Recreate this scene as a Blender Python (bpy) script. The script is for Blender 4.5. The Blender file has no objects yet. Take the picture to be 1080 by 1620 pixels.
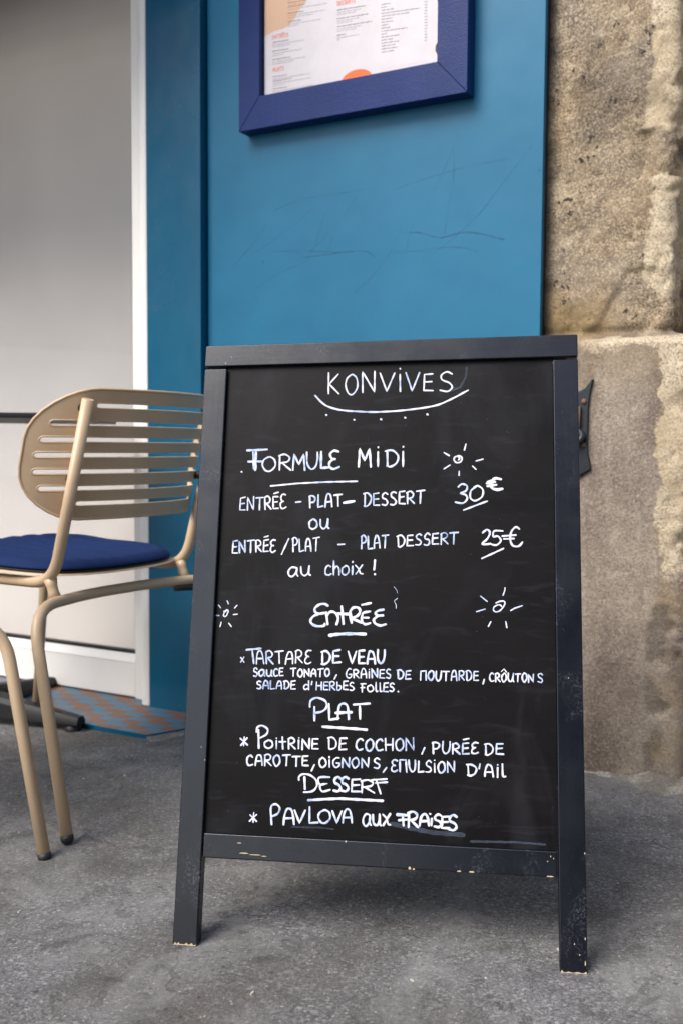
import bpy, bmesh, math, random
from mathutils import Vector, Matrix, noise

# ------------------------------------------------------------------ camera, sky, sun, exposure
scn = bpy.context.scene
COL = scn.collection
R = math.radians

cam_data = bpy.data.cameras.new("camera")
cam = bpy.data.objects.new("camera", cam_data)
COL.objects.link(cam)
PITCH = math.atan(.0648)
cam.matrix_world = (Matrix.Translation((0, 0, .69)) @ Matrix.Rotation(math.pi/2 - PITCH, 4, 'X')
                    @ Matrix.Rotation(.0062, 4, 'Z'))
cam_data.sensor_fit = 'VERTICAL'
cam_data.sensor_height = 36
cam_data.lens = 35
cam_data.clip_start = .02
cam_data.clip_end = 500
cam_data.dof.use_dof = True
cam_data.dof.focus_distance = 1.42
cam_data.dof.aperture_fstop = 5.6
scn.camera = cam

SUN_EL, SUN_AZ = 48, 232            # azimuth in degrees, measured clockwise from +Y
world = bpy.data.worlds.new("World")
scn.world = world
world.use_nodes = True
wn, wl = world.node_tree.nodes, world.node_tree.links
sky = wn.new('ShaderNodeTexSky')
sky.sky_type = 'NISHITA'
sky.sun_disc = False
sky.sun_elevation = R(SUN_EL)
sky.sun_rotation = R(SUN_AZ)
sky.air_density = 1.0
sky.dust_density = 2.0
sky.ozone_density = 1.0
bg = wn['Background']
bg.inputs['Strength'].default_value = .11
hsv = wn.new('ShaderNodeHueSaturation')           # thin high cloud: a paler sky
hsv.inputs['Saturation'].default_value = .9
wl.new(sky.outputs['Color'], hsv.inputs['Color'])
wl.new(hsv.outputs['Color'], bg.inputs['Color'])

sun_data = bpy.data.lights.new("sun", 'SUN')
sun_data.energy = 1.7
sun_data.angle = R(38)
sun_data.color = (1.0, .95, .88)
sun = bpy.data.objects.new("sun", sun_data)
COL.objects.link(sun)
el, az = R(SUN_EL), R(SUN_AZ)
to_sun = Vector((math.sin(az)*math.cos(el), math.cos(az)*math.cos(el), math.sin(el)))
sun.rotation_euler = to_sun.to_track_quat('Z', 'Y').to_euler()
sun.location = to_sun*12

scn.view_settings.view_transform = 'Standard'
scn.view_settings.look = 'None'
scn.view_settings.exposure = 1.27
scn.view_settings.gamma = 1
scn.cycles.max_bounces = 8
scn.cycles.transparent_max_bounces = 8

rng = random.Random(11)

# ------------------------------------------------------------------ materials
def S(r, g, b):                      # sRGB 0-255 to linear
    f = lambda c: c/12.92 if c <= .04045 else ((c+.055)/1.055)**2.4
    return (f(r/255), f(g/255), f(b/255), 1)

class Mat:
    def __init__(s, name):
        s.m = bpy.data.materials.new(name)
        s.m.use_nodes = True
        s.n, s.l = s.m.node_tree.nodes, s.m.node_tree.links
        s.b = s.n['Principled BSDF']
        s.tc = s.n.new('ShaderNodeTexCoord')
    def node(s, t, **kw):
        x = s.n.new(t)
        for k, v in kw.items():
            if k.startswith('i_'):
                x.inputs[k[2:].replace('_', ' ')].default_value = v
            else:
                setattr(x, k, v)
        return x
    def link(s, a, b): s.l.new(a, b)
    def coord(s, scale=(1, 1, 1), out='Object'):
        mp = s.node('ShaderNodeMapping')
        mp.inputs['Scale'].default_value = scale
        s.link(s.tc.outputs[out], mp.inputs['Vector'])
        return mp.outputs['Vector']
    def noise(s, scale, detail=4, rough=.55, vec=None, dist=0):
        x = s.node('ShaderNodeTexNoise')
        x.inputs['Scale'].default_value = scale
        x.inputs['Detail'].default_value = detail
        x.inputs['Roughness'].default_value = rough
        x.inputs['Distortion'].default_value = dist
        s.link(vec if vec is not None else s.coord(), x.inputs['Vector'])
        return x.outputs['Fac']
    def voro(s, scale, vec=None, feature='F1', rnd=1):
        x = s.node('ShaderNodeTexVoronoi', feature=feature)
        x.inputs['Scale'].default_value = scale
        if 'Randomness' in x.inputs: x.inputs['Randomness'].default_value = rnd
        s.link(vec if vec is not None else s.coord(), x.inputs['Vector'])
        return x
    def ramp(s, fac, *stops):
        x = s.node('ShaderNodeValToRGB')
        e = x.color_ramp.elements
        while len(e) < len(stops): e.new(.5)
        for i, (p, c) in enumerate(stops):
            e[i].position = p
            e[i].color = c if hasattr(c, '__len__') else (c, c, c, 1)
        s.link(fac, x.inputs['Fac'])
        return x.outputs['Color']
    def mix(s, fac, a, b, mode='MIX'):
        x = s.node('ShaderNodeMix', data_type='RGBA', blend_type=mode)
        for sock, v in ((x.inputs[0], fac), (x.inputs[6], a), (x.inputs[7], b)):
            if hasattr(v, 'is_linked'): s.link(v, sock)
            else: sock.default_value = v
        return x.outputs[2]
    def math(s, op, a, b=0.0, clamp=False):
        x = s.node('ShaderNodeMath', operation=op, use_clamp=clamp)
        for sock, v in ((x.inputs[0], a), (x.inputs[1], b)):
            if hasattr(v, 'is_linked'): s.link(v, sock)
            else: sock.default_value = v
        return x.outputs[0]
    def set(s, **kw):
        for k, v in kw.items():
            sock = s.b.inputs[k.replace('_', ' ')]
            if hasattr(v, 'is_linked'): s.link(v, sock)
            else: sock.default_value = v
        return s
    def bump(s, h, strength=.3, dist=.002, prev=None):
        x = s.node('ShaderNodeBump')
        x.inputs['Strength'].default_value = strength
        x.inputs['Distance'].default_value = dist
        s.link(h, x.inputs['Height'])
        if prev is not None: s.link(prev, x.inputs['Normal'])
        return x.outputs['Normal']

def mat_black_paint(name, grain_scale):
    m = Mat(name)
    grain = m.noise(1, 6, .6, m.coord(grain_scale), 1.0)
    cloud = m.noise(9, 3)
    base = m.mix(cloud, S(7, 10, 19), S(11, 15, 27))
    dust = m.math('MULTIPLY', m.ramp(m.noise(11, 6, .7, m.coord((1, 1, .5)), .6), (.54, 0), (.7, 1)), m.ramp(m.noise(260, 3, .7), (.48, 0), (.62, .5)))
    base = m.mix(dust, base, S(96, 98, 108))
    v = m.voro(85, m.coord((1, 1, .6)))
    pick = m.math('GREATER_THAN', m.noise(7, 3, .6), .56)
    dots = m.math('MULTIPLY', m.math('LESS_THAN', v.outputs['Distance'], .09), pick)
    base = m.mix(m.math('MULTIPLY', dots, .7), base, S(200, 195, 185))
    m.set(Base_Color=base, Roughness=m.ramp(m.noise(14, 5, .6), (.3, .2), (.7, .34)),
          Normal=m.bump(grain, .10, .0008))
    m.b.inputs['Specular IOR Level'].default_value = .5
    return m.m

def mat_slate():
    m = Mat('slate_black')
    smear = m.noise(1, 4, .6, m.coord((3, 3, 7)), 1.2)
    base = m.mix(m.ramp(smear, (.35, 0), (.75, 1)), S(7, 5, 6), S(15, 13, 14))
    haze = m.math('MULTIPLY', m.ramp(m.noise(5, 5, .6, m.coord((1.6, 1, .7)), 1.0), (.5, 0), (.72, 1)), .13)
    wipe = m.ramp(m.noise(1, 4, .6, m.coord((14, 1, 70)), .8), (.55, 0), (.75, .12))
    base = m.mix(m.math('ADD', haze, wipe), base, S(74, 74, 82))
    dust = m.voro(140)
    d = m.math('MULTIPLY', m.math('LESS_THAN', dust.outputs['Distance'], .05), m.math('GREATER_THAN', m.noise(15, 2), .6))
    base = m.mix(m.math('MULTIPLY', d, .35), base, S(190, 190, 195))
    m.set(Base_Color=base, Roughness=m.ramp(smear, (.3, .42), (.8, .52)), Normal=m.bump(m.noise(1600, 2), .16, .0004))
    m.b.inputs['Specular IOR Level'].default_value = .14
    return m.m

def mat_chalk():
    m = Mat('chalk_marker')
    st = m.noise(110, 4, .7, m.coord((1, 1, 1)), .4)
    big = m.noise(16, 2)
    f = m.math('ADD', m.math('MULTIPLY', st, .6), m.math('MULTIPLY', big, .6))
    base = m.ramp(f, (.40, S(112, 132, 172)), (.52, S(176, 190, 216)), (.64, S(218, 217, 228)))
    m.set(Base_Color=base, Roughness=.8)
    return m.m

def mat_chalk_faint(name, a):
    m = Mat(name)
    m.set(Base_Color=S(92, 104, 124), Roughness=.8, Alpha=m.math('MULTIPLY', m.noise(60, 3), a))
    return m.m

def mat_paint(name, c1, c2, rough=(.3, .45), wave=.06, grain=None, specks=True, spec=.5):
    m = Mat(name)
    f = m.noise(3.5, 5, .6)
    base = m.mix(m.ramp(f, (.35, 0), (.65, 1)), c1, c2)
    if specks:
        v = m.voro(9)
        mk = m.math('MULTIPLY', m.math('LESS_THAN', v.outputs['Distance'], .035), .5)
        base = m.mix(mk, base, (c1[0]*.5, c1[1]*.5, c1[2]*.5, 1))
    hgt = m.noise(1, 4, .5, m.coord(grain or (260, 260, 260)))
    n1 = m.bump(hgt, wave*1.6, .0008)
    n2 = m.bump(m.noise(6, 2), .1, .02, n1)
    m.set(Base_Color=base, Roughness=m.ramp(m.noise(8, 4), (.3, rough[0]), (.7, rough[1])), Normal=n2)
    m.b.inputs['Specular IOR Level'].default_value = spec
    return m.m

def mat_plain(name, c, rough=.5, bump=None, metal=0):
    m = Mat(name)
    f = m.noise(20, 4) if name != 'white_plaster' else m.noise(3, 2)
    base = m.mix(f, (c[0]*.88, c[1]*.88, c[2]*.88, 1), (c[0]*1.1, c[1]*1.1, c[2]*1.1, 1))
    m.set(Base_Color=base, Roughness=rough, Metallic=metal)
    if bump: m.set(Normal=m.bump(m.noise(bump[0], 3), bump[1], .001))
    return m.m

def mat_glass():
    m = Mat('door_glass')
    n, l = m.n, m.l
    out = n['Material Output']
    tr = n.new('ShaderNodeBsdfTransparent'); tr.inputs['Color'].default_value = (.95, .945, .94, 1)
    gl = n.new('ShaderNodeBsdfGlossy'); gl.inputs['Roughness'].default_value = .015
    geo = n.new('ShaderNodeNewGeometry')
    dt = n.new('ShaderNodeVectorMath'); dt.operation = 'DOT_PRODUCT'
    l.new(geo.outputs['Incoming'], dt.inputs[0]); l.new(geo.outputs['Normal'], dt.inputs[1])
    sch = m.math('POWER', m.math('SUBTRACT', 1.0, m.math('ABSOLUTE', dt.outputs['Value'])), 5.0)
    fr = m.math('ADD', .05, m.math('MULTIPLY', sch, .9))
    mx = n.new('ShaderNodeMixShader')
    l.new(fr, mx.inputs[0]); l.new(tr.outputs[0], mx.inputs[1]); l.new(gl.outputs[0], mx.inputs[2])
    l.new(mx.outputs[0], out.inputs['Surface'])
    return m.m

def mat_asphalt():
    m = Mat('asphalt')
    v = m.coord((1, 1, 1))
    big = m.noise(1.6, 5, .62, v, .3)
    mid = m.noise(7, 6, .65, v, .4)
    fine = m.noise(210, 6, .85, v)
    grit = m.noise(520, 3, .8, v)
    g2 = m.math('ADD', m.math('MULTIPLY', fine, .6), m.math('MULTIPLY', grit, .4))
    base = m.ramp(g2, (.37, S(46, 46, 48)), (.47, S(92, 92, 95)), (.53, S(124, 124, 127)), (.63, S(184, 184, 184)))
    ag = m.voro(230, v)
    agc = m.node('ShaderNodeSeparateColor'); m.link(ag.outputs['Color'], agc.inputs['Color'])
    base = m.mix(.3, base, m.ramp(agc.outputs[0], (.0, S(40, 39, 39)), (.55, S(96, 95, 95)), (.85, S(132, 130, 129)), (1, S(208, 205, 200))))
    base = m.mix(m.math('MULTIPLY', m.ramp(big, (.38, 0), (.62, 1)), .7), base, S(76, 70, 62))
    base = m.mix(m.math('MULTIPLY', m.ramp(mid, (.50, 0), (.62, 1)), .4), base, S(58, 56, 54))
    base = m.mix(m.math('MULTIPLY', m.ramp(m.noise(4, 6, .65, v, 1.5), (.50, 0), (.64, 1)), .5), base, S(136, 135, 134))
    base = m.mix(m.math('MULTIPLY', m.ramp(m.noise(13, 6, .7, v, 2.0), (.57, 0), (.62, 1)), .4), base, S(44, 42, 41))
    ridge = m.math('ABSOLUTE', m.math('SUBTRACT', m.noise(2.3, 5, .6, v, .5), .5))
    crack = m.math('MULTIPLY', m.math('LESS_THAN', ridge, .0035), m.math('GREATER_THAN', m.noise(3.1, 3, .5, v), .55))
    base = m.mix(m.math('MULTIPLY', crack, .3), base, S(36, 34, 33))
    vo = m.voro(95, v)
    chip = m.math('MULTIPLY', m.math('LESS_THAN', vo.outputs['Distance'], .17), m.math('GREATER_THAN', m.noise(38, 2, .5, v), .57))
    base = m.mix(m.math('MULTIPLY', chip, .5), base, S(170, 166, 158))
    vp = m.voro(60, v)
    pit = m.math('MULTIPLY', m.math('LESS_THAN', vp.outputs['Distance'], .2), m.math('GREATER_THAN', m.noise(24, 2, .5, v), .6))
    base = m.mix(m.math('MULTIPLY', pit, .55), base, S(38, 37, 38))
    n = m.bump(m.noise(24, 5, .7, v), .35, .012)
    n = m.bump(fine, .5, .004, n)
    n = m.bump(grit, .4, .002, n)
    m.set(Base_Color=base, Roughness=.86, Normal=n)
    return m.m

def mat_stone():
    m = Mat('weathered_limestone')
    at = m.node('ShaderNodeVertexColor', layer_name='wear_and_shade')
    sp = m.node('ShaderNodeSeparateColor')
    m.link(at.outputs['Color'], sp.inputs['Color'])
    cream, ochre, dark = sp.outputs[0], sp.outputs[1], sp.outputs[2]
    v = m.coord()
    vs = m.coord((1, 1, .35))
    sxyz = m.node('ShaderNodeSeparateXYZ'); m.link(v, sxyz.inputs[0])
    upper = m.ramp(m.math('ADD', sxyz.outputs[2], m.math('MULTIPLY', m.noise(20, 3, .5, v), .03)), (.925, 0), (.955, 1))
    fine = m.noise(130, 8, .85, v)
    mid = m.noise(22, 8, .78, v, .4)
    big = m.noise(5, 5, .6, v, .6)
    streak = m.noise(14, 6, .65, vs, .5)
    body = m.ramp(mid, (.36, S(128, 108, 86)), (.5, S(182, 160, 130)), (.62, S(222, 202, 168)))
    body = m.mix(m.ramp(big, (.42, 0), (.6, .75)), body, S(160, 146, 130))
    body = m.mix(m.math('MULTIPLY', streak, .35), body, S(140, 122, 102))
    rough = m.math('ADD', .45, m.math('MULTIPLY', m.ramp(m.noise(8, 4, .6, v), (.42, 0), (.6, 1)), .55))
    grain = m.noise(210, 5, .8, v)
    dk = m.math('MULTIPLY', m.ramp(grain, (.38, .9), (.50, 0)), rough)
    body = m.mix(dk, body, S(74, 60, 48))
    body = m.mix(m.ramp(grain, (.52, 0), (.62, .7)), body, S(238, 222, 192))
    low = m.ramp(m.noise(9, 6, .65, vs, .4), (.35, S(134, 120, 108)), (.5, S(170, 155, 140)), (.66, S(196, 182, 164)))
    low = m.mix(m.math('MULTIPLY', m.ramp(grain, (.40, 1), (.5, 0)), .5), low, S(96, 80, 68))
    low = m.mix(m.ramp(grain, (.54, 0), (.64, .55)), low, S(222, 208, 186))
    body = m.mix(upper, low, body)
    och = m.mix(m.ramp(fine, (.35, 1), (.6, 0)), S(190, 164, 116), S(134, 108, 74))
    body = m.mix(m.math('MULTIPLY', ochre, m.ramp(mid, (.3, .55), (.6, 1))), body, och)
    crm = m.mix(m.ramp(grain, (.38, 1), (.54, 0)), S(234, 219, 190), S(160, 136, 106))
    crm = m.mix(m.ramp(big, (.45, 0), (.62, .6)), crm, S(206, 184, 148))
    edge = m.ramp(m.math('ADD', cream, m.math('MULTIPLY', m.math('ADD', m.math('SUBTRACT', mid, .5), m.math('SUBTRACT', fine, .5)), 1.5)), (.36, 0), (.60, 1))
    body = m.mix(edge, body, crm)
    pn = m.noise(75, 3, .6, m.coord((1, 1, .7)), .6)
    pits = m.math('MULTIPLY', m.math('MULTIPLY', m.ramp(pn, (.60, 0), (.64, 1)), m.ramp(m.noise(13, 5, .65, v), (.46, 0), (.56, .95))), upper)
    body = m.mix(m.math('MULTIPLY', pits, m.math('SUBTRACT', 1.0, edge)), body, S(58, 50, 45))
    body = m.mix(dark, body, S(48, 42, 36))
    n = m.bump(mid, .6, .014)
    n = m.bump(fine, .8, .006, n)
    n = m.bump(grain, .7, .003, n)
    m.set(Base_Color=body, Roughness=.92, Normal=n)
    return m.m

def mat_fabric():
    m = Mat('navy_fabric')
    w = m.noise(900, 2)
    m.set(Base_Color=m.mix(m.noise(25, 3), S(5, 29, 70), S(9, 38, 86)), Roughness=.85, Normal=m.bump(w, .3, .0006))
    m.b.inputs['Specular IOR Level'].default_value = .25
    return m.m

def mat_tile():
    m = Mat('patterned_tile')
    v = m.coord((1, 1, 1))
    # stepped blocks of rust on blue
    sep = m.node('ShaderNodeSeparateXYZ'); m.link(v, sep.inputs[0])
    row = m.math('FLOOR', m.math('DIVIDE', sep.outputs[1], .031))
    odd = m.math('MULTIPLY', m.math('FRACT', m.math('DIVIDE', row, 2.0)), 2.0)
    pair = m.math('FLOOR', m.math('DIVIDE', row, 2.0))
    ix = m.math('FLOOR', m.math('DIVIDE', sep.outputs[0], .014))
    ix = m.math('ADD', ix, m.math('ADD', m.math('MULTIPLY', odd, 3.0), m.math('MULTIPLY', pair, 7.5)))
    fx = m.math('FRACT', m.math('DIVIDE', ix, 9.0))
    on = m.math('LESS_THAN', fx, .5)
    worn = m.noise(60, 4)
    blue = m.mix(worn, S(72, 108, 130), S(94, 128, 148))
    rust = m.mix(worn, S(112, 82, 68), S(142, 106, 88))
    m.set(Base_Color=m.mix(on, blue, rust), Roughness=.6, Normal=m.bump(worn, .15, .002))
    return m.m

def mat_mortar():
    m = Mat('mortar')
    g = m.noise(190, 6, .85)
    b = m.ramp(g, (.36, S(96, 92, 86)), (.5, S(146, 141, 133)), (.64, S(192, 187, 177)))
    b = m.mix(m.math('MULTIPLY', m.ramp(m.noise(14, 4), (.45, 0), (.6, 1)), .6), b, S(92, 84, 74))
    m.set(Base_Color=b, Roughness=.92, Normal=m.bump(g, .8, .006, m.bump(m.noise(40, 4), .6, .01)))
    return m.m

def mat_scratch():
    m = Mat('scratch_teal')
    m.set(Base_Color=S(16, 84, 118), Roughness=.45, Alpha=m.ramp(m.noise(28, 4), (.35, .08), (.66, .55)))
    return m.m

M = dict(
    black=mat_black_paint('black_paint', (150, 150, 5)), blackh=mat_black_paint('black_paint_crosspiece', (5, 150, 150)), slate=mat_slate(), chalk=mat_chalk(), faint=mat_chalk_faint('chalk_smudge', .55),
    wood=mat_plain('bare_wood', S(186, 166, 136), .75),
    blue=mat_paint('blue_paint', S(20, 98, 132), S(28, 107, 141), (.34, .46), .07, (300, 300, 60), True, .32),
    pil=mat_paint('dark_blue_paint', S(5, 80, 110), S(9, 88, 118), (.2, .3), .05, (300, 300, 30), True, .4),
    navy=mat_paint('navy_paint', S(5, 33, 88), S(9, 40, 100), (.34, .48), .5, (420, 420, 420), False, .24),
    white=mat_paint('white_paint', S(232, 229, 223), S(240, 237, 232), (.35, .5), .04),
    room=mat_plain('white_plaster', S(244, 240, 236), .8),
    floor=mat_plain('dark_floor', S(110, 102, 94), .5),
    gasket=mat_plain('rubber', (.012, .012, .013, 1), .55),
    glass=mat_glass(), asphalt=mat_asphalt(), stone=mat_stone(),
    metal=mat_plain('beige_powder_coat', S(196, 170, 138), .38, (700, .06)),
    fabric=mat_fabric(), tile=mat_tile(),
    table=mat_plain('dark_table', S(20, 21, 24), .6, (300, .1)),
    bracket=mat_plain('teal_iron', S(26, 35, 39), .5, (160, .5)),
    rust=mat_plain('rusty_iron', S(110, 84, 70), .75, (220, .6)),
    paper=mat_plain('menu_paper', S(204, 199, 203), .6),
    peach=mat_plain('print_peach', S(204, 168, 140), .6),
    orange=mat_plain('print_orange', S(232, 104, 48), .6),
    ink=mat_plain('print_ink', S(44, 44, 58), .7),
    grey=mat_plain('print_grey', S(118, 114, 120), .7),
    pink=mat_plain('print_pink', S(232, 186, 178), .7),
    green=mat_plain('backing_green', S(46, 62, 60), .5),
    scratch=mat_scratch(),
    mortar=mat_mortar(),
    crumb=mat_plain('pale_crumbs', S(170, 162, 148), .8),
    facade=mat_plain('grey_render', S(150, 140, 128), .9, (40, .4)),
    plaster=mat_plain('opposite_render', S(150, 128, 104), .9, (30, .4)),
)

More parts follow.
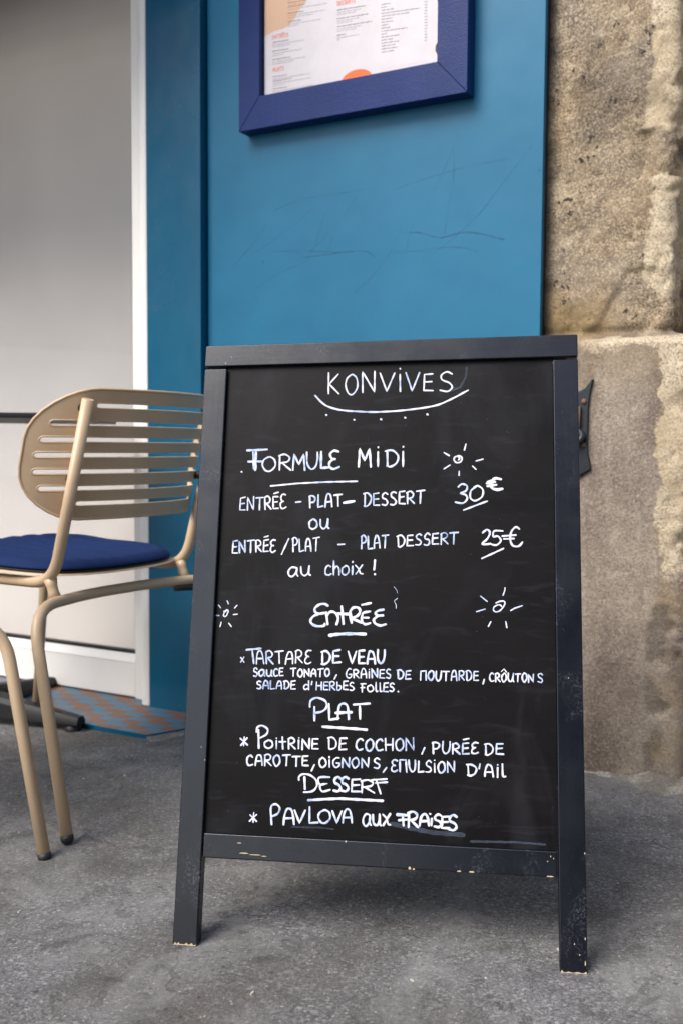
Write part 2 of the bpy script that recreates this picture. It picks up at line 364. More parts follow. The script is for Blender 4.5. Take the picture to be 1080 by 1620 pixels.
# writing on the slate (0.1 mm units in the board frame: width, then x,z points), scratches and menu print (metres)
LETTERING = [
  ('name heading over a curved underline and five dots', "28 -876,8338 -869,8003;28 -728,8311 -862,8157 -711,8000;28 -524,8300 -557,8277 -578,8259 -593,8239 -602,8213 -609,8183 -612,8152 -611,8121 -604,8088 -593,8054 -579,8024 -565,8001 -549,7987 -532,7980 -514,7980 -496,7987 -478,8005 -459,8031 -442,8062 -431,8094 -428,8129 -430,8167 -436,8204 -445,8235 -457,8258 -473,8276 -505,8299 -516,8302 -526,8299 -534,8294 -540,8291;28 -348,8009 -359,8340 -169,8015 -172,8341;28 -90,8310 18,8019 131,8304;28 213,8280 222,8014;28 212,8376 215,8368;28 302,8307 401,8017 507,8301;28 704,8277 582,8270 575,8021 714,8015;28 579,8152 691,8155;28 996,8265 963,8287 941,8299 919,8303 897,8298 873,8286 851,8270 837,8254 831,8237 831,8217 837,8196 848,8179 869,8166 928,8144 952,8131 970,8115 985,8097 995,8079 997,8061 990,8043 975,8024 955,8007 932,7997 905,7997 872,8004 819,8018;32 -1073,7978 -1005,7902 -978,7876 -930,7835 -902,7817 -867,7800 -825,7783 -777,7767 -724,7752 -667,7740 -605,7731 -538,7723 -265,7703 -194,7700 -112,7699 91,7705 203,7711 312,7720 533,7744 639,7759 731,7776 804,7796 862,7818 916,7842 1043,7904 1233,8008;38 -896,7671 -888,7667;38 -469,7586 -462,7582;38 -64,7585 -56,7582;38 299,7604 307,7600;38 631,7648 638,7644"),
  ('set lunch heading with a small sun', "39 -2100,7131 -1789,7142;47 -1964,7129 -1961,6825;39 -2073,6954 -1872,6956;28 -2008,7119 -1988,6844;30 -1756,7024 -1793,7008 -1815,6996 -1832,6981 -1842,6963 -1850,6942 -1853,6920 -1852,6898 -1845,6875 -1832,6851 -1817,6830 -1801,6814 -1783,6805 -1764,6799 -1744,6799 -1725,6805 -1705,6817 -1683,6836 -1665,6858 -1653,6880 -1649,6905 -1652,6932 -1659,6958 -1668,6979 -1682,6995 -1700,7008 -1734,7024 -1747,7026 -1773,7018;30 -1587,7046 -1583,6818;30 -1602,7039 -1561,7054 -1535,7061 -1512,7062 -1490,7055 -1467,7043 -1448,7028 -1437,7013 -1434,6997 -1438,6979 -1447,6962 -1462,6949 -1485,6939 -1570,6926;30 -1542,6925 -1411,6816;34 -1376,6816 -1368,7063 -1288,6901 -1220,7061 -1193,6814;32 -1171,7090 -1167,6960 -1161,6919 -1149,6888 -1133,6860 -1115,6839 -1097,6827 -1080,6826 -1061,6834 -1044,6848 -1030,6866 -1020,6890 -1013,6920 -1004,6983 -1003,7012 -1008,7087;43 -951,7094 -946,6845 -802,6851;41 -688,7093 -720,7104 -741,7108 -760,7108 -776,7099 -793,7086 -807,7070 -815,7054 -813,7037 -806,7017 -795,6999 -784,6986 -772,6979 -758,6977 -737,6977;41 -763,6977 -806,6944 -817,6929 -822,6912 -823,6893 -821,6874 -815,6859 -803,6846 -787,6836 -769,6828 -751,6826 -731,6830 -673,6857"),
  ('set lunch heading with a small sun', "38 -380,6856 -370,7133 -291,6952 -222,7131 -198,6854;34 -95,7078 -90,6860;34 -93,7157 -94,7149;34 43,7095 52,6866;34 14,7090 62,7101 94,7105 122,7101 147,7087 173,7065 194,7040 208,7015 211,6988 207,6958 197,6929 184,6906 166,6887 143,6872 118,6860 97,6853 80,6852 64,6856 42,6866;34 280,7079 284,6856;34 283,7159 281,7151"),
  ('set lunch heading with a small sun', "28 -1709,6572 -1295,6609 -866,6627 -394,6634"),
  ('set lunch heading with a small sun', "28 -2176,6798 -2169,6794"),
  ('set lunch heading with a small sun', "28 1100,7004 1059,6995 1047,6989 1040,6980 1035,6968 1032,6956 1033,6944 1038,6933 1047,6921 1057,6911 1068,6905 1081,6902 1095,6902 1109,6905 1121,6910 1131,6918 1139,6929 1146,6941 1150,6952 1150,6963 1147,6975 1142,6986 1135,6994 1124,7001 1098,7011 1091,7010 1093,7002 1110,6975 1115,6964 1113,6957 1097,6944;26 1184,7093 1206,7183;26 886,7058 960,7011;26 889,6811 976,6867;26 1108,6712 1110,6772"),
  ('set lunch heading with a small sun', "26 1356,6925 1454,6951;26 1304,6848 1353,6800"),
  ('three course set price line', "25 -2096,6403 -2167,6384 -2171,6206 -2089,6206;24 -2170,6297 -2104,6307;25 -2052,6202 -2056,6394 -1960,6210 -1964,6409;25 -1926,6389 -1816,6396;26 -1868,6389 -1867,6205;28 -1792,6399 -1778,6210;29 -1797,6393 -1762,6414 -1749,6416 -1738,6412 -1727,6402 -1718,6391 -1712,6378 -1709,6364 -1710,6348 -1713,6333 -1720,6320 -1731,6312 -1773,6298;28 -1759,6299 -1688,6217;29 -1591,6407 -1663,6406 -1655,6225 -1578,6228;24 -1663,6321 -1595,6328;27 -1653,6454 -1587,6474;28 -1475,6435 -1506,6446 -1516,6444 -1525,6436 -1534,6423 -1540,6408 -1544,6394 -1543,6379 -1532,6350 -1526,6340 -1520,6335 -1513,6334 -1506,6334 -1501,6334;27 -1511,6334 -1539,6316 -1545,6306 -1547,6292 -1546,6274 -1544,6257 -1539,6244 -1533,6235 -1524,6228 -1515,6224 -1505,6222 -1493,6226 -1459,6247"),
  ('three course set price line', "28 -1311,6321 -1234,6328;31 -1103,6413 -1093,6235;31 -1110,6403 -1080,6418 -1068,6419 -1055,6414 -1041,6406 -1029,6396 -1022,6385 -1020,6370 -1023,6353 -1029,6337 -1037,6325 -1049,6318 -1091,6313;31 -973,6432 -972,6243 -896,6261;30 -864,6244 -859,6330 -850,6402 -841,6433 -834,6441 -827,6446 -819,6447 -811,6446 -805,6444 -798,6439 -792,6431 -786,6419 -777,6378 -769,6331 -761,6250;29 -853,6319 -767,6330;30 -732,6424 -618,6437;27 -677,6430 -668,6257;47 -589,6308 -432,6332;26 -274,6448 -273,6261;30 -292,6444 -265,6452 -248,6456 -232,6453 -217,6442 -201,6426 -188,6407 -180,6387 -179,6366 -183,6342 -190,6319 -198,6300 -209,6284 -221,6271 -247,6254 -257,6252 -280,6262;26 -71,6454 -146,6441 -142,6270 -56,6270;26 -147,6357 -74,6364;29 61,6434 34,6455 24,6457 14,6452 3,6443 -7,6431 -13,6420 -15,6409 -15,6397 -11,6386 -6,6377 4,6371 29,6363 40,6357 49,6346 56,6334 62,6321 63,6309 61,6297 54,6286 46,6276 36,6270 24,6269 -15,6281;29 187,6453 160,6468 150,6469 141,6466 130,6458 121,6449 116,6440 114,6429 115,6418 118,6406 123,6396 133,6387 158,6370 168,6361 185,6337 190,6324 191,6313 187,6302 179,6290 169,6281 159,6275 147,6273 111,6280;31 312,6479 238,6469 236,6295 322,6289;28 235,6384 305,6397;30 356,6459 359,6291;29 344,6454 383,6476 397,6478 410,6473 424,6462 436,6449 443,6437 444,6424 441,6410 435,6397 426,6386 414,6379 370,6367;26 382,6372 458,6295;27 488,6477 608,6491;28 550,6485 545,6296"),
  ('three course set price line', "32 1100,6539 1121,6562 1136,6574 1152,6581 1171,6580 1192,6574 1212,6565 1224,6553 1228,6537 1227,6517 1221,6496 1210,6479 1191,6467 1140,6451 1130,6444 1139,6438 1186,6428 1205,6420 1216,6408 1225,6393 1230,6377 1228,6361 1220,6343 1206,6323 1188,6306 1168,6296 1142,6294 1111,6299 1061,6311;30 1354,6538 1319,6515 1298,6498 1282,6479 1274,6455 1270,6426 1270,6398 1274,6375 1285,6357 1301,6343 1320,6333 1341,6330 1365,6337 1394,6350 1421,6369 1441,6389 1452,6413 1459,6441 1459,6469 1455,6492 1443,6512 1423,6530 1402,6544 1383,6552 1366,6552 1350,6546 1325,6532;30 1177,6192 1518,6324;47 1713,6648 1673,6658 1648,6662 1627,6660 1609,6650 1592,6633 1578,6614 1569,6595 1567,6576 1569,6556 1575,6537 1584,6521 1598,6510 1616,6502 1655,6494 1676,6494 1732,6505;42 1509,6587 1627,6610;42 1521,6548 1647,6565;38 1521,6611 1584,6631"),
  ('small word between the two price lines', "31 -1043,6062 -1068,6047 -1083,6036 -1092,6022 -1096,6003 -1096,5980 -1093,5957 -1087,5940 -1078,5927 -1064,5919 -1049,5913 -1035,5913 -1020,5918 -1004,5927 -990,5940 -981,5954 -977,5971 -978,5991 -982,6011 -988,6027 -999,6040 -1013,6051 -1028,6059 -1041,6063 -1050,6060 -1069,6040;28 -929,6057 -928,5983 -924,5961 -916,5944 -905,5931 -893,5921 -881,5917 -870,5918 -858,5924 -847,5934 -837,5948 -829,5970 -813,6044;34 -816,6064 -820,5976 -820,5951 -816,5937 -810,5930 -803,5927 -799,5924"),
  ('two course set price line', "28 -2186,5736 -2249,5726 -2254,5547 -2175,5548;25 -2251,5637 -2190,5643;30 -2144,5552 -2158,5725 -2058,5557 -2070,5737;28 -2030,5730 -1927,5745;29 -1977,5730 -1974,5556;28 -1899,5738 -1891,5565;24 -1907,5731 -1876,5745 -1865,5746 -1853,5741 -1842,5733 -1832,5723 -1825,5713 -1823,5701 -1823,5688 -1827,5675 -1834,5665 -1845,5659 -1887,5648;28 -1872,5640 -1809,5572;26 -1707,5752 -1774,5739 -1778,5571 -1704,5577;29 -1775,5656 -1713,5669;27 -1774,5789 -1713,5807;29 -1605,5743 -1631,5750 -1640,5748 -1650,5741 -1659,5731 -1667,5718 -1671,5707 -1670,5695 -1666,5682 -1654,5662 -1647,5660 -1627,5663;27 -1645,5662 -1663,5640 -1667,5630 -1671,5605 -1670,5592 -1667,5582 -1662,5573 -1654,5565 -1645,5560 -1636,5559 -1625,5562 -1596,5585;28 -1499,5531 -1399,5765;27 -1334,5764 -1324,5572;26 -1342,5763 -1315,5783 -1304,5785 -1293,5778 -1281,5767 -1271,5753 -1265,5739 -1264,5725 -1267,5709 -1272,5694 -1279,5682 -1290,5674 -1327,5660;26 -1238,5760 -1227,5570 -1165,5590;28 -1135,5582 -1138,5654 -1134,5702 -1125,5744 -1121,5758 -1116,5766 -1110,5770 -1105,5769 -1099,5767 -1093,5763 -1081,5747 -1076,5735 -1069,5701 -1054,5579;24 -1129,5651 -1064,5653;24 -1028,5773 -935,5788;24 -980,5780 -982,5582"),
  ('two course set price line', "28 -651,5681 -561,5686"),
  ('two course set price line', "26 -307,5804 -306,5619;29 -314,5799 -287,5819 -277,5819 -267,5812 -256,5799 -247,5784 -242,5770 -241,5757 -244,5742 -249,5729 -256,5718 -266,5710 -303,5699;30 -213,5803 -207,5616 -145,5625;27 -119,5628 -119,5706 -115,5753 -101,5801 -97,5811 -92,5817 -88,5820 -83,5820 -77,5817 -72,5811 -61,5788 -56,5771 -43,5708 -36,5635;30 -111,5702 -42,5711;27 -4,5813 89,5824;26 43,5812 37,5634;24 227,5810 238,5654;29 211,5802 241,5814 260,5820 277,5819 291,5810 306,5794 318,5776 325,5759 327,5741 325,5722 319,5704 312,5688 302,5674 288,5662 262,5647 253,5647 244,5652 237,5657 232,5661;27 443,5821 368,5814 363,5665 455,5669;30 365,5745 438,5750;26 569,5822 548,5838 539,5840 529,5837 518,5831 507,5823 501,5815 498,5805 498,5794 501,5782 506,5773 515,5766 538,5755 547,5749 561,5732 566,5723 567,5715 563,5705 557,5694 548,5685 538,5679 526,5677 488,5682;29 693,5829 667,5850 658,5852 648,5847 629,5824 623,5813 620,5802 619,5790 621,5779 625,5770 635,5765 662,5760 673,5755 680,5747 686,5737 689,5726 689,5715 685,5704 679,5692 670,5681 661,5675 649,5673 614,5682;29 813,5849 736,5840 730,5690 818,5694;29 734,5775 806,5782;26 861,5846 857,5687;24 851,5835 889,5856 903,5859 916,5856 928,5848 939,5839 945,5829 946,5819 942,5807 936,5795 927,5786 913,5778 866,5764;28 884,5764 954,5695;30 982,5853 1103,5863;25 1042,5856 1036,5692"),
  ('two course set price line', "32 1456,5861 1482,5885 1499,5899 1513,5905 1527,5901 1540,5891 1551,5877 1556,5861 1554,5842 1547,5820 1535,5796 1522,5774 1501,5751 1449,5706 1443,5692 1462,5688 1500,5690 1567,5698;30 1740,5884 1680,5889 1644,5890 1618,5884 1605,5867 1600,5843 1600,5819 1604,5803 1615,5800 1653,5810 1669,5809 1684,5798 1698,5781 1709,5762 1712,5745 1705,5727 1691,5709 1673,5692 1655,5681 1637,5678 1616,5680 1584,5687;34 1974,5913 1953,5932 1938,5941 1924,5942 1908,5934 1891,5918 1874,5898 1862,5876 1853,5849 1847,5819 1844,5788 1844,5760 1849,5734 1856,5710 1867,5689 1881,5673 1899,5664 1922,5660 1945,5660 1965,5665 1981,5676 1996,5693 2016,5722;30 1732,5809 1923,5826;30 1754,5768 1895,5774;28 1443,5484 1748,5629"),
  ('closing words with exclamation mark', "31 -1259,5327 -1293,5336 -1315,5339 -1334,5337 -1350,5328 -1365,5313 -1377,5296 -1384,5280 -1386,5263 -1384,5244 -1378,5227 -1370,5215 -1359,5206 -1346,5201 -1331,5199 -1317,5203 -1302,5216 -1287,5234 -1272,5255 -1262,5275 -1257,5295 -1255,5317 -1257,5339 -1263,5272 -1263,5249 -1259,5234 -1239,5208;27 -1199,5348 -1194,5278 -1189,5257 -1180,5241 -1168,5228 -1156,5218 -1143,5214 -1129,5217 -1114,5225 -1101,5237 -1090,5251 -1083,5272 -1073,5341;31 -1073,5359 -1079,5276 -1079,5253 -1074,5239 -1066,5232 -1058,5227 -1053,5224"),
  ('closing words with exclamation mark', "27 -751,5350 -770,5363 -782,5369 -793,5368 -804,5360 -815,5346 -824,5329 -830,5312 -832,5293 -832,5273 -829,5254 -823,5240 -814,5232 -801,5228 -776,5226 -766,5229 -742,5246;31 -709,5437 -706,5231;27 -705,5309 -675,5353 -664,5360 -654,5357 -645,5348 -636,5335 -629,5319 -626,5298 -623,5228;26 -534,5362 -557,5351 -570,5343 -580,5331 -584,5313 -585,5292 -583,5270 -579,5254 -570,5243 -559,5235 -546,5231 -533,5231 -520,5237 -507,5247 -495,5260 -487,5274 -484,5291 -485,5310 -488,5329 -494,5344 -503,5354 -516,5362 -528,5366 -539,5368 -545,5364 -556,5343;31 -431,5358 -432,5238;32 -430,5427 -433,5419;28 -390,5373 -355,5338 -343,5324 -335,5308 -322,5272 -315,5259 -306,5252 -279,5248;26 -288,5379 -380,5246"),
  ('closing words with exclamation mark', "38 -105,5449 -108,5369 -113,5313;41 -102,5248 -99,5241"),
  ('starter heading underlined between two suns', "41 -780,4778 -813,4798 -828,4802 -866,4801 -887,4796 -906,4789 -924,4778 -942,4764 -957,4749 -967,4734 -971,4720 -970,4705 -965,4692 -958,4680 -946,4672 -930,4665 -894,4658 -875,4659 -824,4670;41 -902,4658 -967,4631 -987,4618 -1002,4603 -1015,4585 -1024,4566 -1027,4549 -1023,4533 -1013,4517 -999,4504 -982,4493 -963,4485 -941,4479 -918,4476 -875,4475 -853,4477 -821,4486 -815,4493 -814,4501 -815,4508 -816,4514;43 -796,4675 -772,4507;43 -784,4629 -758,4672 -746,4683 -732,4689 -716,4691 -700,4689 -684,4684 -668,4675 -652,4662 -638,4646 -628,4631 -622,4617 -620,4601 -621,4570 -624,4554 -638,4509;43 -574,4770 -542,4515;47 -636,4662 -450,4657;51 -450,4680 -423,4535;43 -451,4695 -433,4724 -420,4741 -406,4753 -387,4757 -366,4758 -345,4756 -328,4750 -317,4741 -309,4728 -304,4712 -304,4697 -307,4682 -315,4666 -327,4650 -341,4636 -361,4624 -411,4604 -425,4596 -425,4592 -386,4582 -279,4537;38 -157,4701 -229,4689 -249,4683 -260,4675 -266,4667 -271,4644 -277,4607 -277,4586 -274,4568 -267,4552 -257,4536 -244,4523 -230,4515 -211,4515 -189,4520 -153,4532;38 -247,4610 -178,4609;39 -280,4794 -152,4822;41 35,4729 -17,4722 -34,4716 -64,4698 -75,4687 -79,4678 -76,4668 -67,4659 -54,4650 -40,4645 -24,4642 29,4646;41 -33,4642 -68,4618 -88,4601 -100,4586 -102,4570 -97,4554 -88,4538 -76,4526 -60,4516 -40,4507 -19,4502 1,4499 21,4502 74,4520;51 -733,4349 -643,4361 -504,4373 -365,4375 -218,4373;61 -736,4347 -712,4348;8 182,5063 212,5030 221,5017 227,5005 237,4972;11 235,4895 200,4868 193,4856 195,4844 211,4817 217,4803 219,4789 220,4750"),
  ('starter heading underlined between two suns', "24 -2333,4654 -2344,4618 -2343,4609 -2337,4602 -2327,4597 -2315,4596 -2305,4600 -2295,4613 -2278,4654 -2274,4670 -2276,4682 -2282,4691 -2290,4696 -2297,4697 -2303,4691 -2318,4661 -2319,4662 -2320,4668 -2320,4675 -2322,4679 -2326,4678 -2331,4675 -2336,4672 -2340,4669;22 -2298,4828 -2277,4786;22 -2144,4763 -2179,4723;22 -2193,4626 -2134,4633;22 -2256,4498 -2216,4450;22 -2373,4511 -2388,4447;22 -2450,4610 -2412,4608;22 -2427,4763 -2393,4723"),
  ('starter heading underlined between two suns', "23 1640,4844 1680,4865 1696,4870 1730,4875 1746,4874 1757,4871 1764,4863 1767,4853 1767,4841 1764,4827 1746,4792 1734,4774 1720,4758 1706,4745 1690,4733 1674,4725 1659,4720 1644,4719 1630,4723 1618,4730 1610,4738 1606,4748 1606,4762 1609,4776 1616,4788 1627,4798 1642,4807 1671,4820 1682,4821 1692,4820 1701,4817 1708,4814 1715,4808 1727,4789;22 1770,5065 1764,5021 1743,4958;22 1427,4939 1517,4868;22 1369,4718 1489,4757;22 1847,4741 1905,4775 2012,4812"),
  ('starter heading underlined between two suns', "22 1536,4513 1570,4579"),
  ('starter heading underlined between two suns', "22 1779,4585 1794,4501"),
  ('first line of the starter', "21 -2051,4000 -1997,3932;21 -2001,4007 -2048,3931;34 -1967,4112 -1754,4136;30 -1881,4103 -1849,3916;23 -1808,3911 -1809,3990 -1807,4016 -1802,4056 -1793,4085 -1785,4094 -1777,4100 -1768,4103 -1759,4102 -1752,4099 -1746,4092 -1734,4071 -1723,4036 -1713,3996 -1698,3916;29 -1802,3987 -1714,3992;28 -1672,4093 -1658,3918;25 -1674,4083 -1637,4106 -1623,4108 -1611,4102 -1597,4091 -1586,4078 -1579,4065 -1577,4053 -1579,4040 -1584,4027 -1592,4018 -1605,4011 -1651,4003;27 -1638,3995 -1559,3915;24 -1537,4092 -1412,4108;24 -1478,4100 -1466,3929;26 -1375,3917 -1368,3991 -1363,4016 -1352,4056 -1339,4085 -1332,4092 -1325,4096 -1318,4097 -1298,4094 -1292,4089 -1287,4079 -1277,4038 -1270,3991 -1268,3926;25 -1362,3988 -1273,4000;23 -1225,4107 -1224,3938;23 -1233,4104 -1198,4125 -1185,4126 -1172,4121 -1158,4110 -1147,4097 -1140,4085 -1139,4072 -1142,4058 -1147,4045 -1156,4035 -1169,4027 -1217,4017;26 -1203,4019 -1126,3944;29 -1001,4121 -1036,4122 -1048,4119 -1058,4112 -1067,4102 -1074,4091 -1078,4080 -1078,4070 -1075,4059 -1064,4042 -1057,4038 -1035,4034;24 -1053,4035 -1076,4008 -1083,3997 -1089,3974 -1088,3963 -1086,3953 -1079,3945 -1069,3937 -1058,3932 -1046,3930 -1034,3932 -999,3952"),
  ('first line of the starter', "32 -835,4104 -829,3942;36 -851,4103 -818,4114 -798,4119 -779,4118 -762,4108 -745,4093 -731,4075 -722,4056 -719,4037 -721,4016 -727,3995 -735,3977 -747,3962 -764,3948 -796,3930 -810,3927 -841,3933;35 -583,4139 -676,4119 -674,3950 -566,3963;35 -679,4049 -593,4050;31 -461,4122 -401,3948 -343,4125;37 -228,4139 -303,4131 -303,3954 -215,3956;33 -304,4042 -232,4048;36 -180,3951 -175,4024 -168,4070 -159,4109 -153,4122 -148,4129 -141,4131 -135,4130 -128,4128 -121,4126 -113,4122 -105,4116 -98,4105 -86,4069 -76,4026 -68,3954;33 -167,4017 -83,4023;35 -31,4150 -33,4058 -31,4028 -24,4004 -14,3983 -3,3967 8,3958 19,3959 30,3967 41,3980 50,3995 57,4011 61,4029 67,4069 68,4146"),
  ('second line of the starter', "25 -1796,3837 -1813,3852 -1819,3855 -1825,3853 -1832,3848 -1837,3842 -1840,3835 -1842,3827 -1842,3818 -1840,3809 -1837,3802 -1831,3798 -1823,3795 -1814,3793 -1807,3790 -1801,3784 -1795,3778 -1792,3770 -1790,3763 -1796,3745 -1802,3737 -1808,3731 -1816,3730 -1841,3738;31 -1694,3822 -1722,3829 -1732,3828 -1742,3822 -1752,3813 -1761,3802 -1766,3792 -1766,3780 -1764,3766 -1753,3745 -1746,3740 -1738,3737 -1730,3738 -1721,3741 -1713,3748 -1696,3771 -1690,3783 -1689,3797 -1695,3829 -1689,3764 -1686,3755 -1675,3740;28 -1652,3827 -1649,3775 -1646,3761 -1641,3751 -1635,3744 -1628,3740 -1621,3739 -1613,3739 -1604,3741 -1596,3747 -1589,3755 -1584,3769 -1575,3819;26 -1580,3829 -1582,3760 -1579,3751 -1574,3745 -1570,3741 -1566,3739;27 -1490,3836 -1494,3839 -1500,3843 -1506,3846 -1512,3846 -1520,3843 -1528,3837 -1541,3820 -1544,3811 -1545,3789 -1541,3768 -1537,3757 -1532,3748 -1526,3742 -1517,3741 -1488,3751;27 -1411,3861 -1460,3854 -1460,3750 -1403,3753;28 -1460,3807 -1416,3808;24 -1293,3855 -1217,3863;26 -1253,3857 -1253,3746;26 -1154,3849 -1174,3832 -1180,3824 -1187,3804 -1188,3783 -1185,3773 -1175,3754 -1169,3748 -1162,3743 -1155,3739 -1148,3738 -1142,3740 -1128,3757 -1118,3780 -1117,3792 -1119,3804 -1125,3826 -1130,3835 -1135,3842 -1140,3848 -1145,3851 -1150,3852 -1155,3851 -1159,3849 -1162,3847;27 -1088,3742 -1093,3852 -1018,3751 -1024,3855;26 -990,3750 -988,3792 -983,3818 -968,3846 -964,3851 -961,3853 -957,3854 -953,3853 -948,3852 -942,3849 -937,3845 -932,3839 -926,3818 -917,3751;27 -985,3791 -923,3794;24 -893,3853 -813,3866;23 -856,3857 -857,3751;28 -759,3867 -780,3850 -785,3842 -788,3834 -790,3825 -790,3807 -783,3783 -773,3763 -767,3759 -761,3757 -754,3758 -747,3761 -733,3775 -727,3785 -722,3796 -722,3823 -728,3848 -733,3855 -739,3861 -745,3866 -750,3868 -755,3869 -758,3868 -761,3866 -764,3864;24 -618,3781 -649,3719"),
  ('second line of the starter', "22 -411,3867 -417,3869 -425,3873 -435,3875 -444,3873 -453,3865 -472,3837 -478,3822 -480,3807 -480,3791 -478,3776 -474,3763 -468,3754 -459,3748 -449,3743 -440,3742 -431,3743 -422,3748 -408,3760 -405,3769 -404,3795;22 -402,3795 -440,3793;23 -377,3859 -368,3747;27 -378,3852 -353,3863 -344,3864 -325,3858 -317,3852 -312,3845 -310,3837 -310,3828 -313,3819 -318,3812 -328,3807 -364,3799;24 -353,3799 -297,3746;22 -267,3745 -266,3800 -262,3834 -249,3871 -245,3877 -241,3881 -236,3882 -231,3882 -226,3879 -220,3875 -209,3859 -204,3848 -192,3805 -189,3752;25 -262,3795 -195,3806;22 -150,3838 -148,3748;23 -149,3872 -150,3867;27 -106,3755 -116,3882 -30,3758 -34,3884;24 67,3870 6,3866 4,3756 72,3753;25 8,3814 60,3818;23 154,3869 135,3879 128,3880 121,3877 113,3873 107,3867 102,3860 100,3853 100,3844 102,3836 106,3828 113,3822 143,3807 149,3802 154,3797 156,3791 157,3785 152,3766 147,3757 140,3752 130,3752 98,3763;28 263,3867 270,3753;28 253,3866 290,3873 303,3871 315,3864 326,3854 336,3842 342,3830 343,3816 341,3800 337,3785 332,3773 324,3763 313,3756 292,3747 284,3747 266,3757;25 444,3866 383,3858 373,3746 446,3752;25 378,3807 436,3811"),
  ('second line of the starter', "24 586,3737 589,3861 661,3869 665,3740;28 736,3872 713,3854 706,3845 697,3820 694,3806 694,3793 697,3781 703,3768 710,3757 722,3743 729,3740 735,3739 742,3742 750,3748 766,3772 771,3785 774,3801 772,3837 769,3850 765,3859 758,3865 751,3868 745,3870 740,3870 735,3869 732,3866 729,3865;27 807,3866 803,3801 805,3780 809,3764 815,3750 823,3740 830,3734 839,3734 848,3739 857,3747 864,3757 869,3769 877,3831 880,3872;24 902,3865 990,3868;25 946,3864 943,3737;24 1019,3746 1025,3819 1033,3850 1043,3873 1048,3879 1055,3883 1061,3885 1066,3884 1071,3881 1075,3876 1082,3859 1092,3802 1096,3744;24 1026,3795 1093,3802;25 1132,3877 1129,3753;25 1129,3873 1157,3882 1167,3883 1183,3874 1190,3868 1194,3860 1195,3851 1193,3840 1189,3830 1183,3821 1173,3816 1138,3809;26 1149,3813 1199,3753;25 1234,3880 1239,3754;23 1222,3874 1241,3883 1254,3888 1265,3887 1276,3879 1287,3868 1296,3853 1302,3839 1304,3823 1302,3806 1299,3790 1294,3777 1286,3766 1276,3758 1257,3748 1250,3748 1234,3760;23 1395,3876 1339,3875 1334,3753 1399,3755;27 1338,3818 1389,3821;28 1480,3768 1463,3709;23 1608,3845 1592,3861 1585,3862 1578,3858 1564,3841 1559,3831 1556,3820 1554,3795 1556,3784 1564,3761 1570,3751 1577,3745 1585,3744 1612,3755;26 1637,3850 1638,3742;26 1632,3848 1656,3858 1664,3860 1671,3857 1679,3853 1685,3847 1688,3841 1689,3833 1687,3824 1679,3807 1671,3802 1644,3791;22 1653,3794 1699,3745;25 1756,3860 1736,3840 1730,3831 1723,3814 1721,3794 1727,3770 1737,3750 1742,3745 1747,3743 1753,3743 1759,3746 1773,3762 1780,3774 1784,3785 1786,3813 1782,3838 1778,3846 1773,3853 1767,3858 1762,3861 1758,3861 1754,3859 1751,3856 1749,3854;20 1718,3886 1753,3921 1787,3879;25 1813,3865 1810,3801 1812,3782 1818,3769 1825,3759 1833,3752 1841,3749 1848,3751 1855,3756 1862,3764 1867,3776 1872,3794 1882,3855;22 1884,3866 1876,3778 1877,3766 1887,3748;25 1912,3853 1982,3858;22 1946,3853 1942,3749;27 2035,3871 2017,3854 2011,3846 2008,3835 2004,3811 2006,3788 2014,3765 2019,3758 2023,3753 2028,3749 2033,3749 2039,3752 2046,3760 2062,3784 2067,3797 2069,3810 2066,3839 2063,3850 2058,3858 2039,3870 2035,3871 2032,3871 2030,3870 2029,3870;23 2091,3744 2092,3855 2153,3750 2158,3858;21 2281,3852 2264,3868 2257,3870 2249,3869 2240,3865 2232,3860 2226,3854 2224,3847 2224,3839 2226,3831 2230,3823 2237,3817 2266,3800 2276,3786 2280,3778 2280,3771 2278,3764 2273,3757 2266,3750 2258,3747 2249,3748 2219,3760"),
